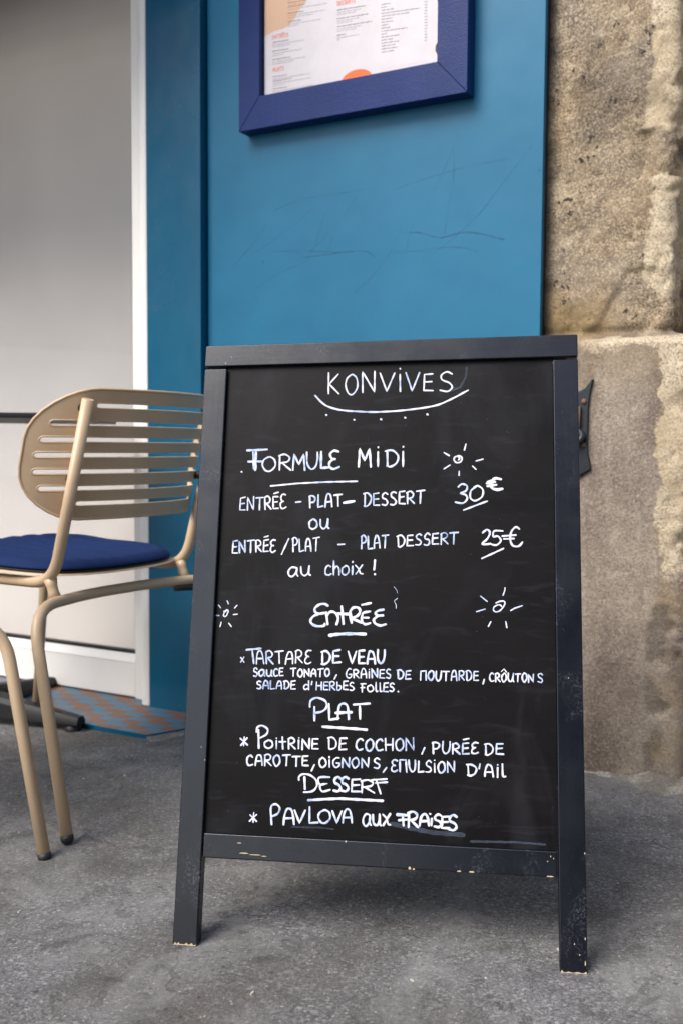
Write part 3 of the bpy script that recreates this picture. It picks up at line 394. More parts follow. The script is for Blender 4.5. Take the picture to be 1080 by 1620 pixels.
  ('third line of the starter', "24 -1730,3654 -1752,3663 -1760,3664 -1766,3662 -1773,3658 -1779,3653 -1783,3648 -1784,3642 -1785,3635 -1783,3627 -1780,3621 -1773,3617 -1745,3607 -1738,3601 -1732,3594 -1727,3587 -1725,3580 -1727,3573 -1741,3558 -1749,3554 -1757,3553 -1783,3561;29 -1695,3559 -1689,3607 -1681,3647 -1674,3664 -1670,3669 -1665,3672 -1660,3673 -1655,3673 -1649,3671 -1643,3667 -1636,3662 -1631,3654 -1627,3643 -1620,3617 -1611,3560;25 -1685,3604 -1619,3602;26 -1587,3669 -1583,3555 -1525,3562;25 -1497,3563 -1489,3619 -1481,3643 -1468,3667 -1464,3671 -1460,3673 -1455,3674 -1449,3672 -1443,3669 -1437,3664 -1433,3657 -1429,3647 -1422,3608 -1418,3561;25 -1491,3600 -1421,3610;23 -1380,3671 -1374,3572;26 -1392,3669 -1358,3678 -1346,3677 -1335,3671 -1325,3661 -1316,3650 -1311,3638 -1309,3626 -1310,3613 -1314,3600 -1319,3589 -1327,3581 -1337,3573 -1357,3565 -1365,3564 -1371,3567 -1377,3570 -1381,3572;25 -1221,3682 -1277,3672 -1280,3563 -1216,3567;25 -1280,3619 -1228,3627;25 -1022,3685 -1018,3562;23 -1022,3621 -1052,3634 -1062,3634 -1072,3628 -1081,3617 -1089,3606 -1093,3595 -1091,3585 -1087,3575 -1079,3566 -1071,3562 -1059,3564 -1022,3584;23 -972,3680 -979,3635;23 -905,3675 -907,3563;27 -833,3674 -832,3564;24 -907,3621 -829,3622;22 -739,3678 -796,3675 -800,3567 -735,3568;26 -800,3625 -747,3625;26 -711,3677 -708,3563;23 -716,3668 -687,3684 -677,3687 -668,3684 -658,3679 -650,3672 -645,3664 -645,3656 -647,3647 -651,3638 -657,3630 -667,3625 -702,3616;25 -691,3616 -634,3566;22 -606,3679 -604,3564;24 -606,3627 -573,3632 -563,3630 -557,3624 -552,3616 -549,3606 -550,3597 -554,3588 -561,3578 -577,3564 -584,3563 -602,3568;25 -456,3697 -515,3691 -516,3579 -451,3577;26 -513,3634 -463,3636;23 -371,3669 -389,3680 -395,3681 -402,3677 -417,3664 -422,3658 -423,3652 -423,3646 -421,3641 -417,3635 -410,3631 -391,3624 -376,3613 -370,3606 -365,3599 -364,3593 -366,3586 -379,3572 -387,3568 -395,3568 -421,3573;22 -270,3663 -197,3666;25 -246,3663 -245,3548;26 -266,3608 -214,3613;24 -125,3648 -159,3636 -167,3628 -169,3615 -169,3599 -166,3584 -161,3572 -154,3564 -144,3559 -134,3557 -123,3557 -112,3561 -101,3568 -91,3577 -84,3586 -83,3597 -85,3608 -94,3629 -109,3644 -118,3649 -126,3651 -132,3649 -146,3634;23 -49,3691 -49,3616 -48,3594 -44,3570 -42,3563 -38,3559 -34,3558 -29,3561 -24,3566 -20,3569;23 9,3685 11,3616 15,3572 18,3566 21,3561 25,3560 30,3562 35,3566 39,3568;25 126,3687 69,3679 63,3564 126,3563;22 68,3624 117,3627;26 207,3672 189,3685 183,3686 176,3684 170,3679 164,3673 160,3667 158,3660 157,3652 158,3645 161,3638 167,3634 186,3626 194,3621 200,3615 205,3608 208,3600 209,3593 206,3586 201,3579 195,3573 188,3569 179,3569 153,3576;28 271,3570 274,3566"),
  ('main course heading underlined', "34 -993,3318 -994,3358 -992,3383 -984,3404 -969,3420 -948,3435 -923,3445 -897,3450 -866,3447 -831,3438 -798,3425 -773,3410 -758,3392 -749,3369 -746,3346 -748,3325 -757,3306 -772,3288 -791,3272 -813,3259 -839,3249 -923,3234;36 -926,3320 -919,3127;36 -716,3369 -703,3145 -566,3170;36 -584,3159 -577,3292 -571,3330 -561,3353 -547,3367 -532,3375 -517,3379 -502,3379 -485,3375 -469,3367 -457,3355 -449,3339 -444,3318 -433,3243 -423,3164;47 -613,3244 -393,3261;36 -436,3249 -430,3160;36 -363,3368 -133,3390;38 -274,3350 -265,3173;43 -799,3046 -321,3032 -168,3024"),
  ('first line of the main course', "30 -1997,2839 -1890,2753;30 -1900,2849 -1985,2745;24 -1941,2862 -1944,2740;34 -1736,2972 -1719,2716;32 -1763,2939 -1763,2970 -1761,2989 -1755,3004 -1743,3015 -1727,3025 -1708,3031 -1688,3032 -1666,3027 -1641,3016 -1618,3002 -1603,2987 -1597,2970 -1598,2951 -1604,2930 -1616,2912 -1636,2895 -1666,2879 -1714,2855;29 -1584,2831 -1623,2808 -1633,2798 -1638,2784 -1639,2768 -1636,2753 -1631,2740 -1620,2731 -1604,2723 -1588,2718 -1572,2717 -1557,2722 -1542,2730 -1529,2741 -1521,2753 -1518,2767 -1520,2784 -1524,2799 -1531,2812 -1542,2821 -1557,2827 -1583,2832 -1591,2829 -1605,2814;25 -1464,2827 -1459,2716;27 -1465,2862 -1464,2859;29 -1379,2881 -1365,2717;30 -1419,2813 -1326,2818;30 -1286,2863 -1279,2722;31 -1292,2856 -1258,2875 -1245,2877 -1232,2873 -1218,2865 -1206,2855 -1199,2845 -1198,2835 -1201,2824 -1207,2814 -1216,2805 -1229,2799 -1275,2789;26 -1259,2788 -1186,2725;29 -1138,2844 -1136,2728;26 -1138,2878 -1139,2877;31 -1082,2719 -1085,2866 -982,2729 -982,2873;28 -858,2873 -937,2870 -939,2735 -852,2735;26 -937,2801 -864,2805"),
  ('first line of the main course', "27 -702,2898 -695,2742;25 -719,2890 -688,2899 -668,2903 -650,2901 -634,2892 -619,2878 -606,2861 -597,2844 -594,2825 -594,2804 -598,2784 -605,2768 -618,2756 -634,2748 -666,2738 -676,2737 -696,2742;30 -450,2897 -538,2893 -545,2734 -448,2744;28 -539,2814 -464,2825;30 -216,2876 -232,2889 -242,2895 -253,2897 -265,2891 -278,2881 -290,2868 -299,2854 -305,2839 -309,2822 -311,2805 -309,2790 -304,2775 -296,2761 -286,2749 -275,2741 -261,2741 -245,2745 -219,2755;31 -122,2892 -153,2868 -161,2857 -172,2830 -174,2815 -174,2800 -170,2784 -164,2767 -157,2752 -149,2741 -140,2735 -131,2731 -121,2732 -111,2735 -100,2744 -88,2756 -77,2771 -70,2786 -66,2804 -66,2825 -68,2845 -72,2861 -79,2873 -90,2883 -109,2895 -116,2895 -121,2893 -125,2889 -128,2887;30 61,2877 48,2892 39,2900 29,2902 17,2896 4,2887 -10,2874 -19,2860 -25,2845 -28,2828 -28,2810 -26,2794 -22,2779 -15,2764 -5,2751 5,2743 20,2743 38,2748 66,2758;26 102,2910 112,2749;28 208,2913 208,2752;26 103,2825 207,2831;28 312,2920 276,2897 266,2886 259,2873 255,2858 253,2841 253,2825 256,2808 262,2790 269,2774 277,2763 287,2756 297,2753 308,2753 319,2758 330,2767 342,2780 353,2796 359,2812 361,2830 359,2851 351,2886 345,2896 338,2904 323,2914 316,2915 298,2911;25 398,2759 394,2927 504,2769 497,2934;28 656,2804 619,2717;30 773,2881 780,2731;28 764,2873 799,2883 812,2883 842,2874 855,2866 863,2857 863,2845 859,2830 851,2817 841,2806 828,2799 782,2791;26 913,2898 907,2816 908,2790 914,2771 923,2755 934,2743 945,2736 956,2737 968,2743 980,2752 990,2764 997,2779 1002,2796 1009,2833 1010,2852 1009,2900;30 1051,2872 1048,2734;28 1041,2861 1079,2880 1092,2882 1105,2877 1117,2868 1128,2857 1135,2847 1136,2839 1134,2831 1128,2823 1120,2817 1106,2810 1057,2797;31 1073,2798 1145,2739;28 1266,2890 1188,2880 1184,2740 1272,2746;27 1183,2813 1258,2823;28 1195,2934 1269,2951;29 1398,2895 1365,2901 1353,2899 1342,2894 1330,2885 1320,2876 1315,2866 1316,2856 1321,2845 1328,2835 1334,2828 1341,2826 1361,2832;29 1348,2829 1322,2810 1316,2802 1310,2780 1310,2770 1313,2761 1320,2756 1331,2752 1354,2750 1366,2752 1398,2767;30 1502,2881 1506,2743;25 1485,2880 1513,2887 1531,2890 1548,2889 1563,2881 1579,2869 1593,2854 1601,2839 1603,2823 1601,2806 1596,2789 1588,2774 1576,2762 1561,2751 1532,2737 1521,2736 1498,2745;28 1737,2896 1652,2891 1645,2758 1744,2757;25 1646,2827 1728,2837"),
  ('second line of the main course', "31 -1808,2586 -1829,2606 -1838,2608 -1848,2605 -1860,2598 -1871,2588 -1880,2576 -1884,2562 -1887,2545 -1887,2528 -1885,2512 -1881,2498 -1874,2484 -1865,2473 -1855,2466 -1841,2466 -1799,2482;28 -1760,2470 -1755,2531 -1745,2586 -1735,2610 -1728,2616 -1721,2619 -1694,2617 -1688,2613 -1682,2605 -1673,2572 -1665,2533 -1659,2477;28 -1751,2530 -1669,2536;26 -1623,2619 -1620,2473;26 -1629,2617 -1592,2632 -1579,2634 -1567,2630 -1555,2624 -1545,2615 -1540,2606 -1539,2594 -1542,2581 -1548,2568 -1556,2558 -1569,2552 -1614,2547;26 -1599,2542 -1525,2477;30 -1455,2624 -1483,2604 -1491,2594 -1498,2569 -1497,2541 -1485,2508 -1468,2482 -1460,2475 -1452,2473 -1444,2473 -1436,2478 -1427,2487 -1417,2500 -1408,2516 -1403,2531 -1402,2548 -1403,2566 -1411,2598 -1417,2609 -1426,2617 -1443,2627 -1449,2627 -1454,2624 -1459,2621 -1462,2618;28 -1361,2627 -1251,2638;28 -1303,2633 -1306,2487;28 -1220,2613 -1106,2621;31 -1162,2617 -1161,2484;30 -996,2631 -1071,2623 -1072,2499 -989,2498;28 -1071,2563 -1003,2569;28 -898,2514 -937,2429;29 -787,2611 -813,2596 -821,2587 -825,2576 -829,2550 -828,2537 -825,2524 -813,2499 -805,2491 -798,2485 -789,2482 -780,2481 -770,2484 -760,2492 -747,2503 -737,2516 -731,2529 -730,2543 -733,2558 -738,2573 -744,2586 -751,2596 -761,2604 -778,2615 -783,2617 -788,2615 -791,2613 -794,2612;27 -685,2587 -681,2490;30 -686,2630 -686,2619;25 -546,2621 -577,2623 -589,2620 -612,2602 -622,2590 -629,2577 -631,2562 -630,2545 -627,2529 -622,2515 -615,2505 -605,2496 -594,2490 -584,2488 -573,2491 -561,2498 -542,2515 -539,2524 -541,2548;26 -536,2548 -581,2549;30 -499,2492 -496,2622 -403,2498 -402,2628;27 -319,2632 -346,2610 -354,2601 -359,2591 -364,2580 -366,2568 -366,2555 -361,2540 -344,2508 -336,2498 -328,2493 -320,2493 -312,2495 -304,2500 -284,2518 -275,2531 -269,2544 -267,2559 -268,2575 -276,2605 -283,2615 -292,2623 -309,2633 -314,2633 -318,2631 -321,2627 -323,2625;26 -222,2501 -227,2631 -133,2510 -128,2638;26 26,2620 0,2636 -10,2638 -19,2635 -29,2630 -37,2624 -43,2616 -45,2609 -45,2599 -43,2590 -38,2582 -29,2576 7,2561 22,2548 27,2540 28,2532 26,2524 19,2514 11,2505 1,2499 -11,2499 -49,2508;28 125,2512 79,2448;28 275,2613 247,2625 236,2625 227,2621 218,2614 210,2605 206,2595 206,2585 210,2573 220,2553 227,2549 247,2546;25 233,2554 209,2533 202,2524 198,2502 199,2491 201,2482 207,2474 215,2468 225,2464 235,2463 247,2466 281,2485;29 317,2466 312,2627 397,2628 410,2464;28 439,2627 445,2553 449,2529 457,2511 465,2494 475,2481 484,2474 494,2473 504,2477 513,2485 521,2496 525,2511 531,2570 527,2629;29 577,2616 574,2470 646,2481;24 750,2609 731,2630 723,2633 713,2630 703,2622 693,2613 687,2603 684,2594 684,2583 687,2572 692,2563 700,2556 725,2547 734,2541 748,2524 751,2515 752,2507 748,2499 741,2490 731,2483 722,2478 710,2476 676,2478;24 797,2598 802,2479;26 796,2639 797,2637;29 891,2621 866,2601 859,2591 850,2564 848,2549 848,2534 851,2518 857,2502 864,2488 872,2478 880,2473 890,2473 900,2475 910,2480 919,2489 929,2500 937,2514 942,2528 943,2544 942,2563 934,2596 928,2606 920,2614 904,2624 898,2624 893,2622 888,2619 885,2616;25 981,2485 976,2632 1071,2492 1072,2636"),
  ('second line of the main course', "25 1258,2596 1269,2458;31 1240,2598 1294,2601 1313,2598 1331,2590 1350,2580 1366,2567 1376,2552 1377,2536 1373,2517 1366,2499 1356,2484 1345,2472 1330,2463 1300,2451 1287,2450 1258,2458;24 1425,2614 1412,2550;29 1491,2452 1495,2515 1499,2536 1503,2555 1517,2590 1524,2602 1530,2608 1537,2610 1545,2609 1552,2606 1567,2599 1575,2592 1582,2582 1587,2568 1594,2531 1606,2450;26 1502,2507 1600,2511;30 1665,2572 1664,2444;27 1665,2611 1666,2610;29 1730,2623 1731,2527 1732,2499 1735,2470 1738,2461 1742,2456 1749,2453 1772,2459"),
  ('dessert heading underlined', "32 -1115,2295 -1117,2330 -1113,2341 -1104,2352 -1092,2363 -1077,2372 -1059,2377 -1037,2379 -1011,2379 -985,2376 -959,2369 -934,2357 -909,2342 -886,2324 -869,2305 -858,2286 -853,2265 -851,2243 -855,2222 -864,2202 -878,2180 -897,2161 -918,2147 -947,2138 -983,2134 -1039,2131;38 -1035,2336 -1023,2174;32 -673,2351 -751,2351 -796,2348 -826,2338 -837,2318 -836,2290 -826,2262 -812,2245 -787,2244 -750,2252 -703,2266 -749,2257 -784,2248 -805,2235 -809,2215 -804,2190 -792,2167 -776,2153 -751,2152 -718,2161 -663,2179;41 -518,2338 -547,2357 -559,2359 -570,2355 -583,2346 -594,2336 -601,2325 -604,2313 -604,2300 -601,2287 -594,2277 -583,2269 -552,2257 -539,2250 -521,2229 -515,2218 -514,2207 -518,2194 -525,2181 -536,2170 -548,2163 -562,2161 -608,2172;39 -409,2342 -440,2362 -452,2364 -464,2359 -477,2351 -489,2340 -496,2329 -499,2317 -499,2304 -496,2292 -489,2281 -478,2273 -445,2262 -432,2254 -413,2234 -407,2222 -406,2211 -410,2199 -418,2186 -429,2175 -441,2167 -456,2166 -503,2176;32 -240,2341 -354,2330 -359,2170 -229,2174;32 -356,2254 -252,2262;30 -212,2320 -213,2156;30 -226,2314 -159,2333 -135,2335 -113,2331 -90,2323 -72,2314 -61,2303 -58,2292 -63,2279 -72,2266 -87,2256 -111,2248 -197,2234;30 -169,2235 -39,2164;28 -76,2338 133,2359;28 -21,2299 140,2316;28 -11,2330 51,2157;41 -969,2024 -729,2049 -512,2067 81,2062"),
  ('dessert line', "26 -1804,1784 -1707,1702;26 -1711,1793 -1807,1701;24 -1752,1818 -1755,1687"),
  ('dessert line', "32 -1508,1871 -1486,1671;32 -1507,1861 -1505,1893 -1502,1913 -1495,1928 -1482,1938 -1464,1945 -1446,1949 -1429,1947 -1414,1940 -1398,1928 -1385,1913 -1378,1898 -1378,1880 -1382,1860 -1391,1841 -1402,1824 -1419,1810 -1441,1799 -1478,1783;34 -1313,1679 -1309,1768 -1305,1798 -1293,1846 -1285,1866 -1277,1881 -1268,1891 -1258,1897 -1248,1899 -1238,1898 -1228,1895 -1218,1890 -1209,1881 -1200,1867 -1193,1848 -1186,1823 -1174,1771 -1163,1686;34 -1301,1761 -1178,1771;34 -1161,1876 -1084,1710 -1008,1883;32 -947,1932 -942,1715 -823,1728;32 -736,1900 -786,1875 -800,1862 -809,1848 -816,1831 -819,1813 -818,1796 -812,1778 -802,1760 -789,1744 -776,1732 -762,1725 -746,1722 -729,1723 -713,1728 -696,1739 -678,1755 -662,1773 -652,1791 -648,1811 -650,1832 -656,1852 -663,1869 -674,1881 -689,1890 -718,1901 -729,1902 -751,1894;32 -620,1891 -555,1736 -490,1897;32 -470,1740 -465,1816 -462,1842 -451,1883 -437,1913 -429,1922 -421,1926 -412,1928 -404,1927 -396,1925 -387,1920 -379,1913 -372,1901 -360,1863 -351,1819 -343,1746;32 -458,1810 -354,1819"),
  ('dessert line', "31 -93,1862 -118,1872 -134,1876 -148,1874 -160,1862 -171,1845 -181,1825 -187,1805 -188,1786 -186,1764 -181,1745 -174,1730 -166,1720 -156,1713 -145,1711 -134,1715 -122,1728 -110,1748 -99,1772 -92,1794 -89,1818 -89,1845 -93,1873 -97,1791 -95,1764 -91,1749 -84,1738 -78,1731 -73,1726;37 -51,1867 -46,1785 -41,1761 -32,1747 -21,1737 -9,1731 2,1729 10,1731 19,1737 26,1746 32,1761 38,1783 47,1861;35 41,1879 47,1768 51,1752 63,1727;31 89,1877 129,1843 141,1828 149,1810 158,1771 164,1757 172,1750 182,1747 191,1746 197,1745;37 189,1891 97,1736;49 292,1886 424,1884;38 366,1875 379,1744;38 315,1812 420,1827;39 451,1920 450,1727;39 440,1913 471,1927 491,1934 508,1936 525,1932 542,1922 556,1911 564,1898 566,1885 563,1870 555,1855 544,1843 526,1834 462,1819;39 483,1819 580,1733;39 603,1754 609,1817 613,1838 624,1872 639,1897 646,1904 655,1908 663,1910 672,1909 680,1908 688,1904 696,1897 702,1888 714,1857 722,1821 729,1760;39 616,1813 719,1821;36 768,1853 762,1766;36 740,1919 748,1915;38 899,1897 870,1914 858,1915 847,1911 834,1904 823,1895 815,1885 812,1875 812,1864 815,1853 821,1844 832,1837 863,1828 876,1822 894,1804 899,1794 900,1785 896,1774 888,1763 877,1753 866,1747 851,1746 806,1754;38 1003,1894 914,1884 908,1737 1009,1741;38 912,1815 993,1822;39 1107,1896 1075,1915 1063,1917 1050,1913 1036,1904 1024,1893 1016,1882 1012,1870 1012,1856 1015,1843 1022,1832 1034,1825 1068,1813 1082,1806 1101,1785 1107,1773 1108,1762 1104,1749 1095,1736 1083,1724 1070,1717 1054,1715 1005,1725"),
]
SCRATCHES = [(14, [(0.368, 1.26), (0.384, 1.265), (0.408, 1.271), (0.431, 1.276), (0.452, 1.279), (0.472, 1.28), (0.493, 1.281), (0.517, 1.281), (0.541, 1.281), (0.562, 1.281), (0.583, 1.281), (0.601, 1.282), (0.613, 1.282)]), (14, [(0.687, 1.272), (0.701, 1.275), (0.721, 1.28), (0.743, 1.284), (0.765, 1.288), (0.788, 1.292), (0.813, 1.295), (0.837, 1.299), (0.862, 1.302), (0.888, 1.304), (0.916, 1.305), (0.945, 1.306), (0.964, 1.306)]), (12, [(0.25, 1.137), (0.264, 1.147), (0.283, 1.163), (0.302, 1.179), (0.32, 1.197), (0.337, 1.216), (0.349, 1.229)]), (12, [(0.321, 1.166), (0.337, 1.174), (0.36, 1.185), (0.386, 1.199), (0.419, 1.217), (0.455, 1.239), (0.48, 1.254)]), (14, [(0.476, 1.156), (0.492, 1.169), (0.515, 1.187), (0.537, 1.207), (0.559, 1.228), (0.581, 1.251), (0.596, 1.267)]), (12, [(0.485, 1.171), (0.49, 1.181), (0.497, 1.196), (0.502, 1.21), (0.506, 1.222), (0.509, 1.232), (0.511, 1.239)]), (22, [(0.368, 1.163), (0.392, 1.162), (0.425, 1.159), (0.459, 1.156), (0.49, 1.153), (0.521, 1.149), (0.546, 1.146), (0.565, 1.145), (0.58, 1.145), (0.589, 1.144)]), (24, [(0.45, 1.141), (0.466, 1.142), (0.489, 1.143), (0.512, 1.143), (0.533, 1.144), (0.553, 1.145), (0.572, 1.146), (0.588, 1.145), (0.602, 1.145), (0.614, 1.143), (0.623, 1.141), (0.63, 1.138), (0.635, 1.135), (0.639, 1.132), (0.642, 1.129), (0.643, 1.126)]), (12, [(0.52, 1.152), (0.536, 1.186)]), (14, [(0.59, 1.047), (0.606, 1.059), (0.628, 1.076), (0.648, 1.094), (0.663, 1.11), (0.677, 1.125), (0.688, 1.141), (0.698, 1.159), (0.707, 1.177), (0.712, 1.189)]), (34, [(0.722, 1.175), (0.732, 1.174), (0.747, 1.173), (0.76, 1.17), (0.769, 1.167), (0.776, 1.164), (0.783, 1.161), (0.791, 1.159), (0.799, 1.157), (0.807, 1.155), (0.814, 1.156), (0.822, 1.157), (0.83, 1.158), (0.839, 1.16), (0.849, 1.162), (0.86, 1.162), (0.871, 1.161), (0.883, 1.159), (0.897, 1.156), (0.917, 1.15), (0.938, 1.143), (0.953, 1.138)]), (20, [(0.693, 1.134), (0.71, 1.133), (0.736, 1.132), (0.76, 1.131), (0.782, 1.132), (0.803, 1.133), (0.823, 1.134), (0.84, 1.132), (0.855, 1.13), (0.868, 1.127), (0.879, 1.123), (0.888, 1.12), (0.894, 1.117)]), (14, [(0.784, 1.119), (0.798, 1.127), (0.817, 1.139), (0.838, 1.153), (0.858, 1.167), (0.878, 1.183), (0.897, 1.199), (0.912, 1.215), (0.926, 1.232), (0.94, 1.248), (0.955, 1.264), (0.969, 1.28), (0.982, 1.294), (0.995, 1.308), (1.006, 1.321), (1.013, 1.33)]), (13, [(0.721, 1.124), (0.723, 1.133), (0.725, 1.146), (0.728, 1.159), (0.732, 1.173), (0.737, 1.187), (0.74, 1.197)]), (14, [(0.816, 1.162), (0.818, 1.177), (0.822, 1.199), (0.825, 1.22), (0.828, 1.238), (0.832, 1.256), (0.834, 1.275), (0.836, 1.298), (0.836, 1.323), (0.836, 1.34)]), (12, [(0.786, 1.259), (0.794, 1.271), (0.805, 1.289), (0.816, 1.308), (0.827, 1.332), (0.838, 1.358), (0.846, 1.377)]), (11, [(0.317, 1.077), (0.335, 1.086), (0.36, 1.099), (0.386, 1.11), (0.412, 1.118), (0.439, 1.124), (0.459, 1.131), (0.469, 1.141), (0.474, 1.152), (0.476, 1.16)]), ]
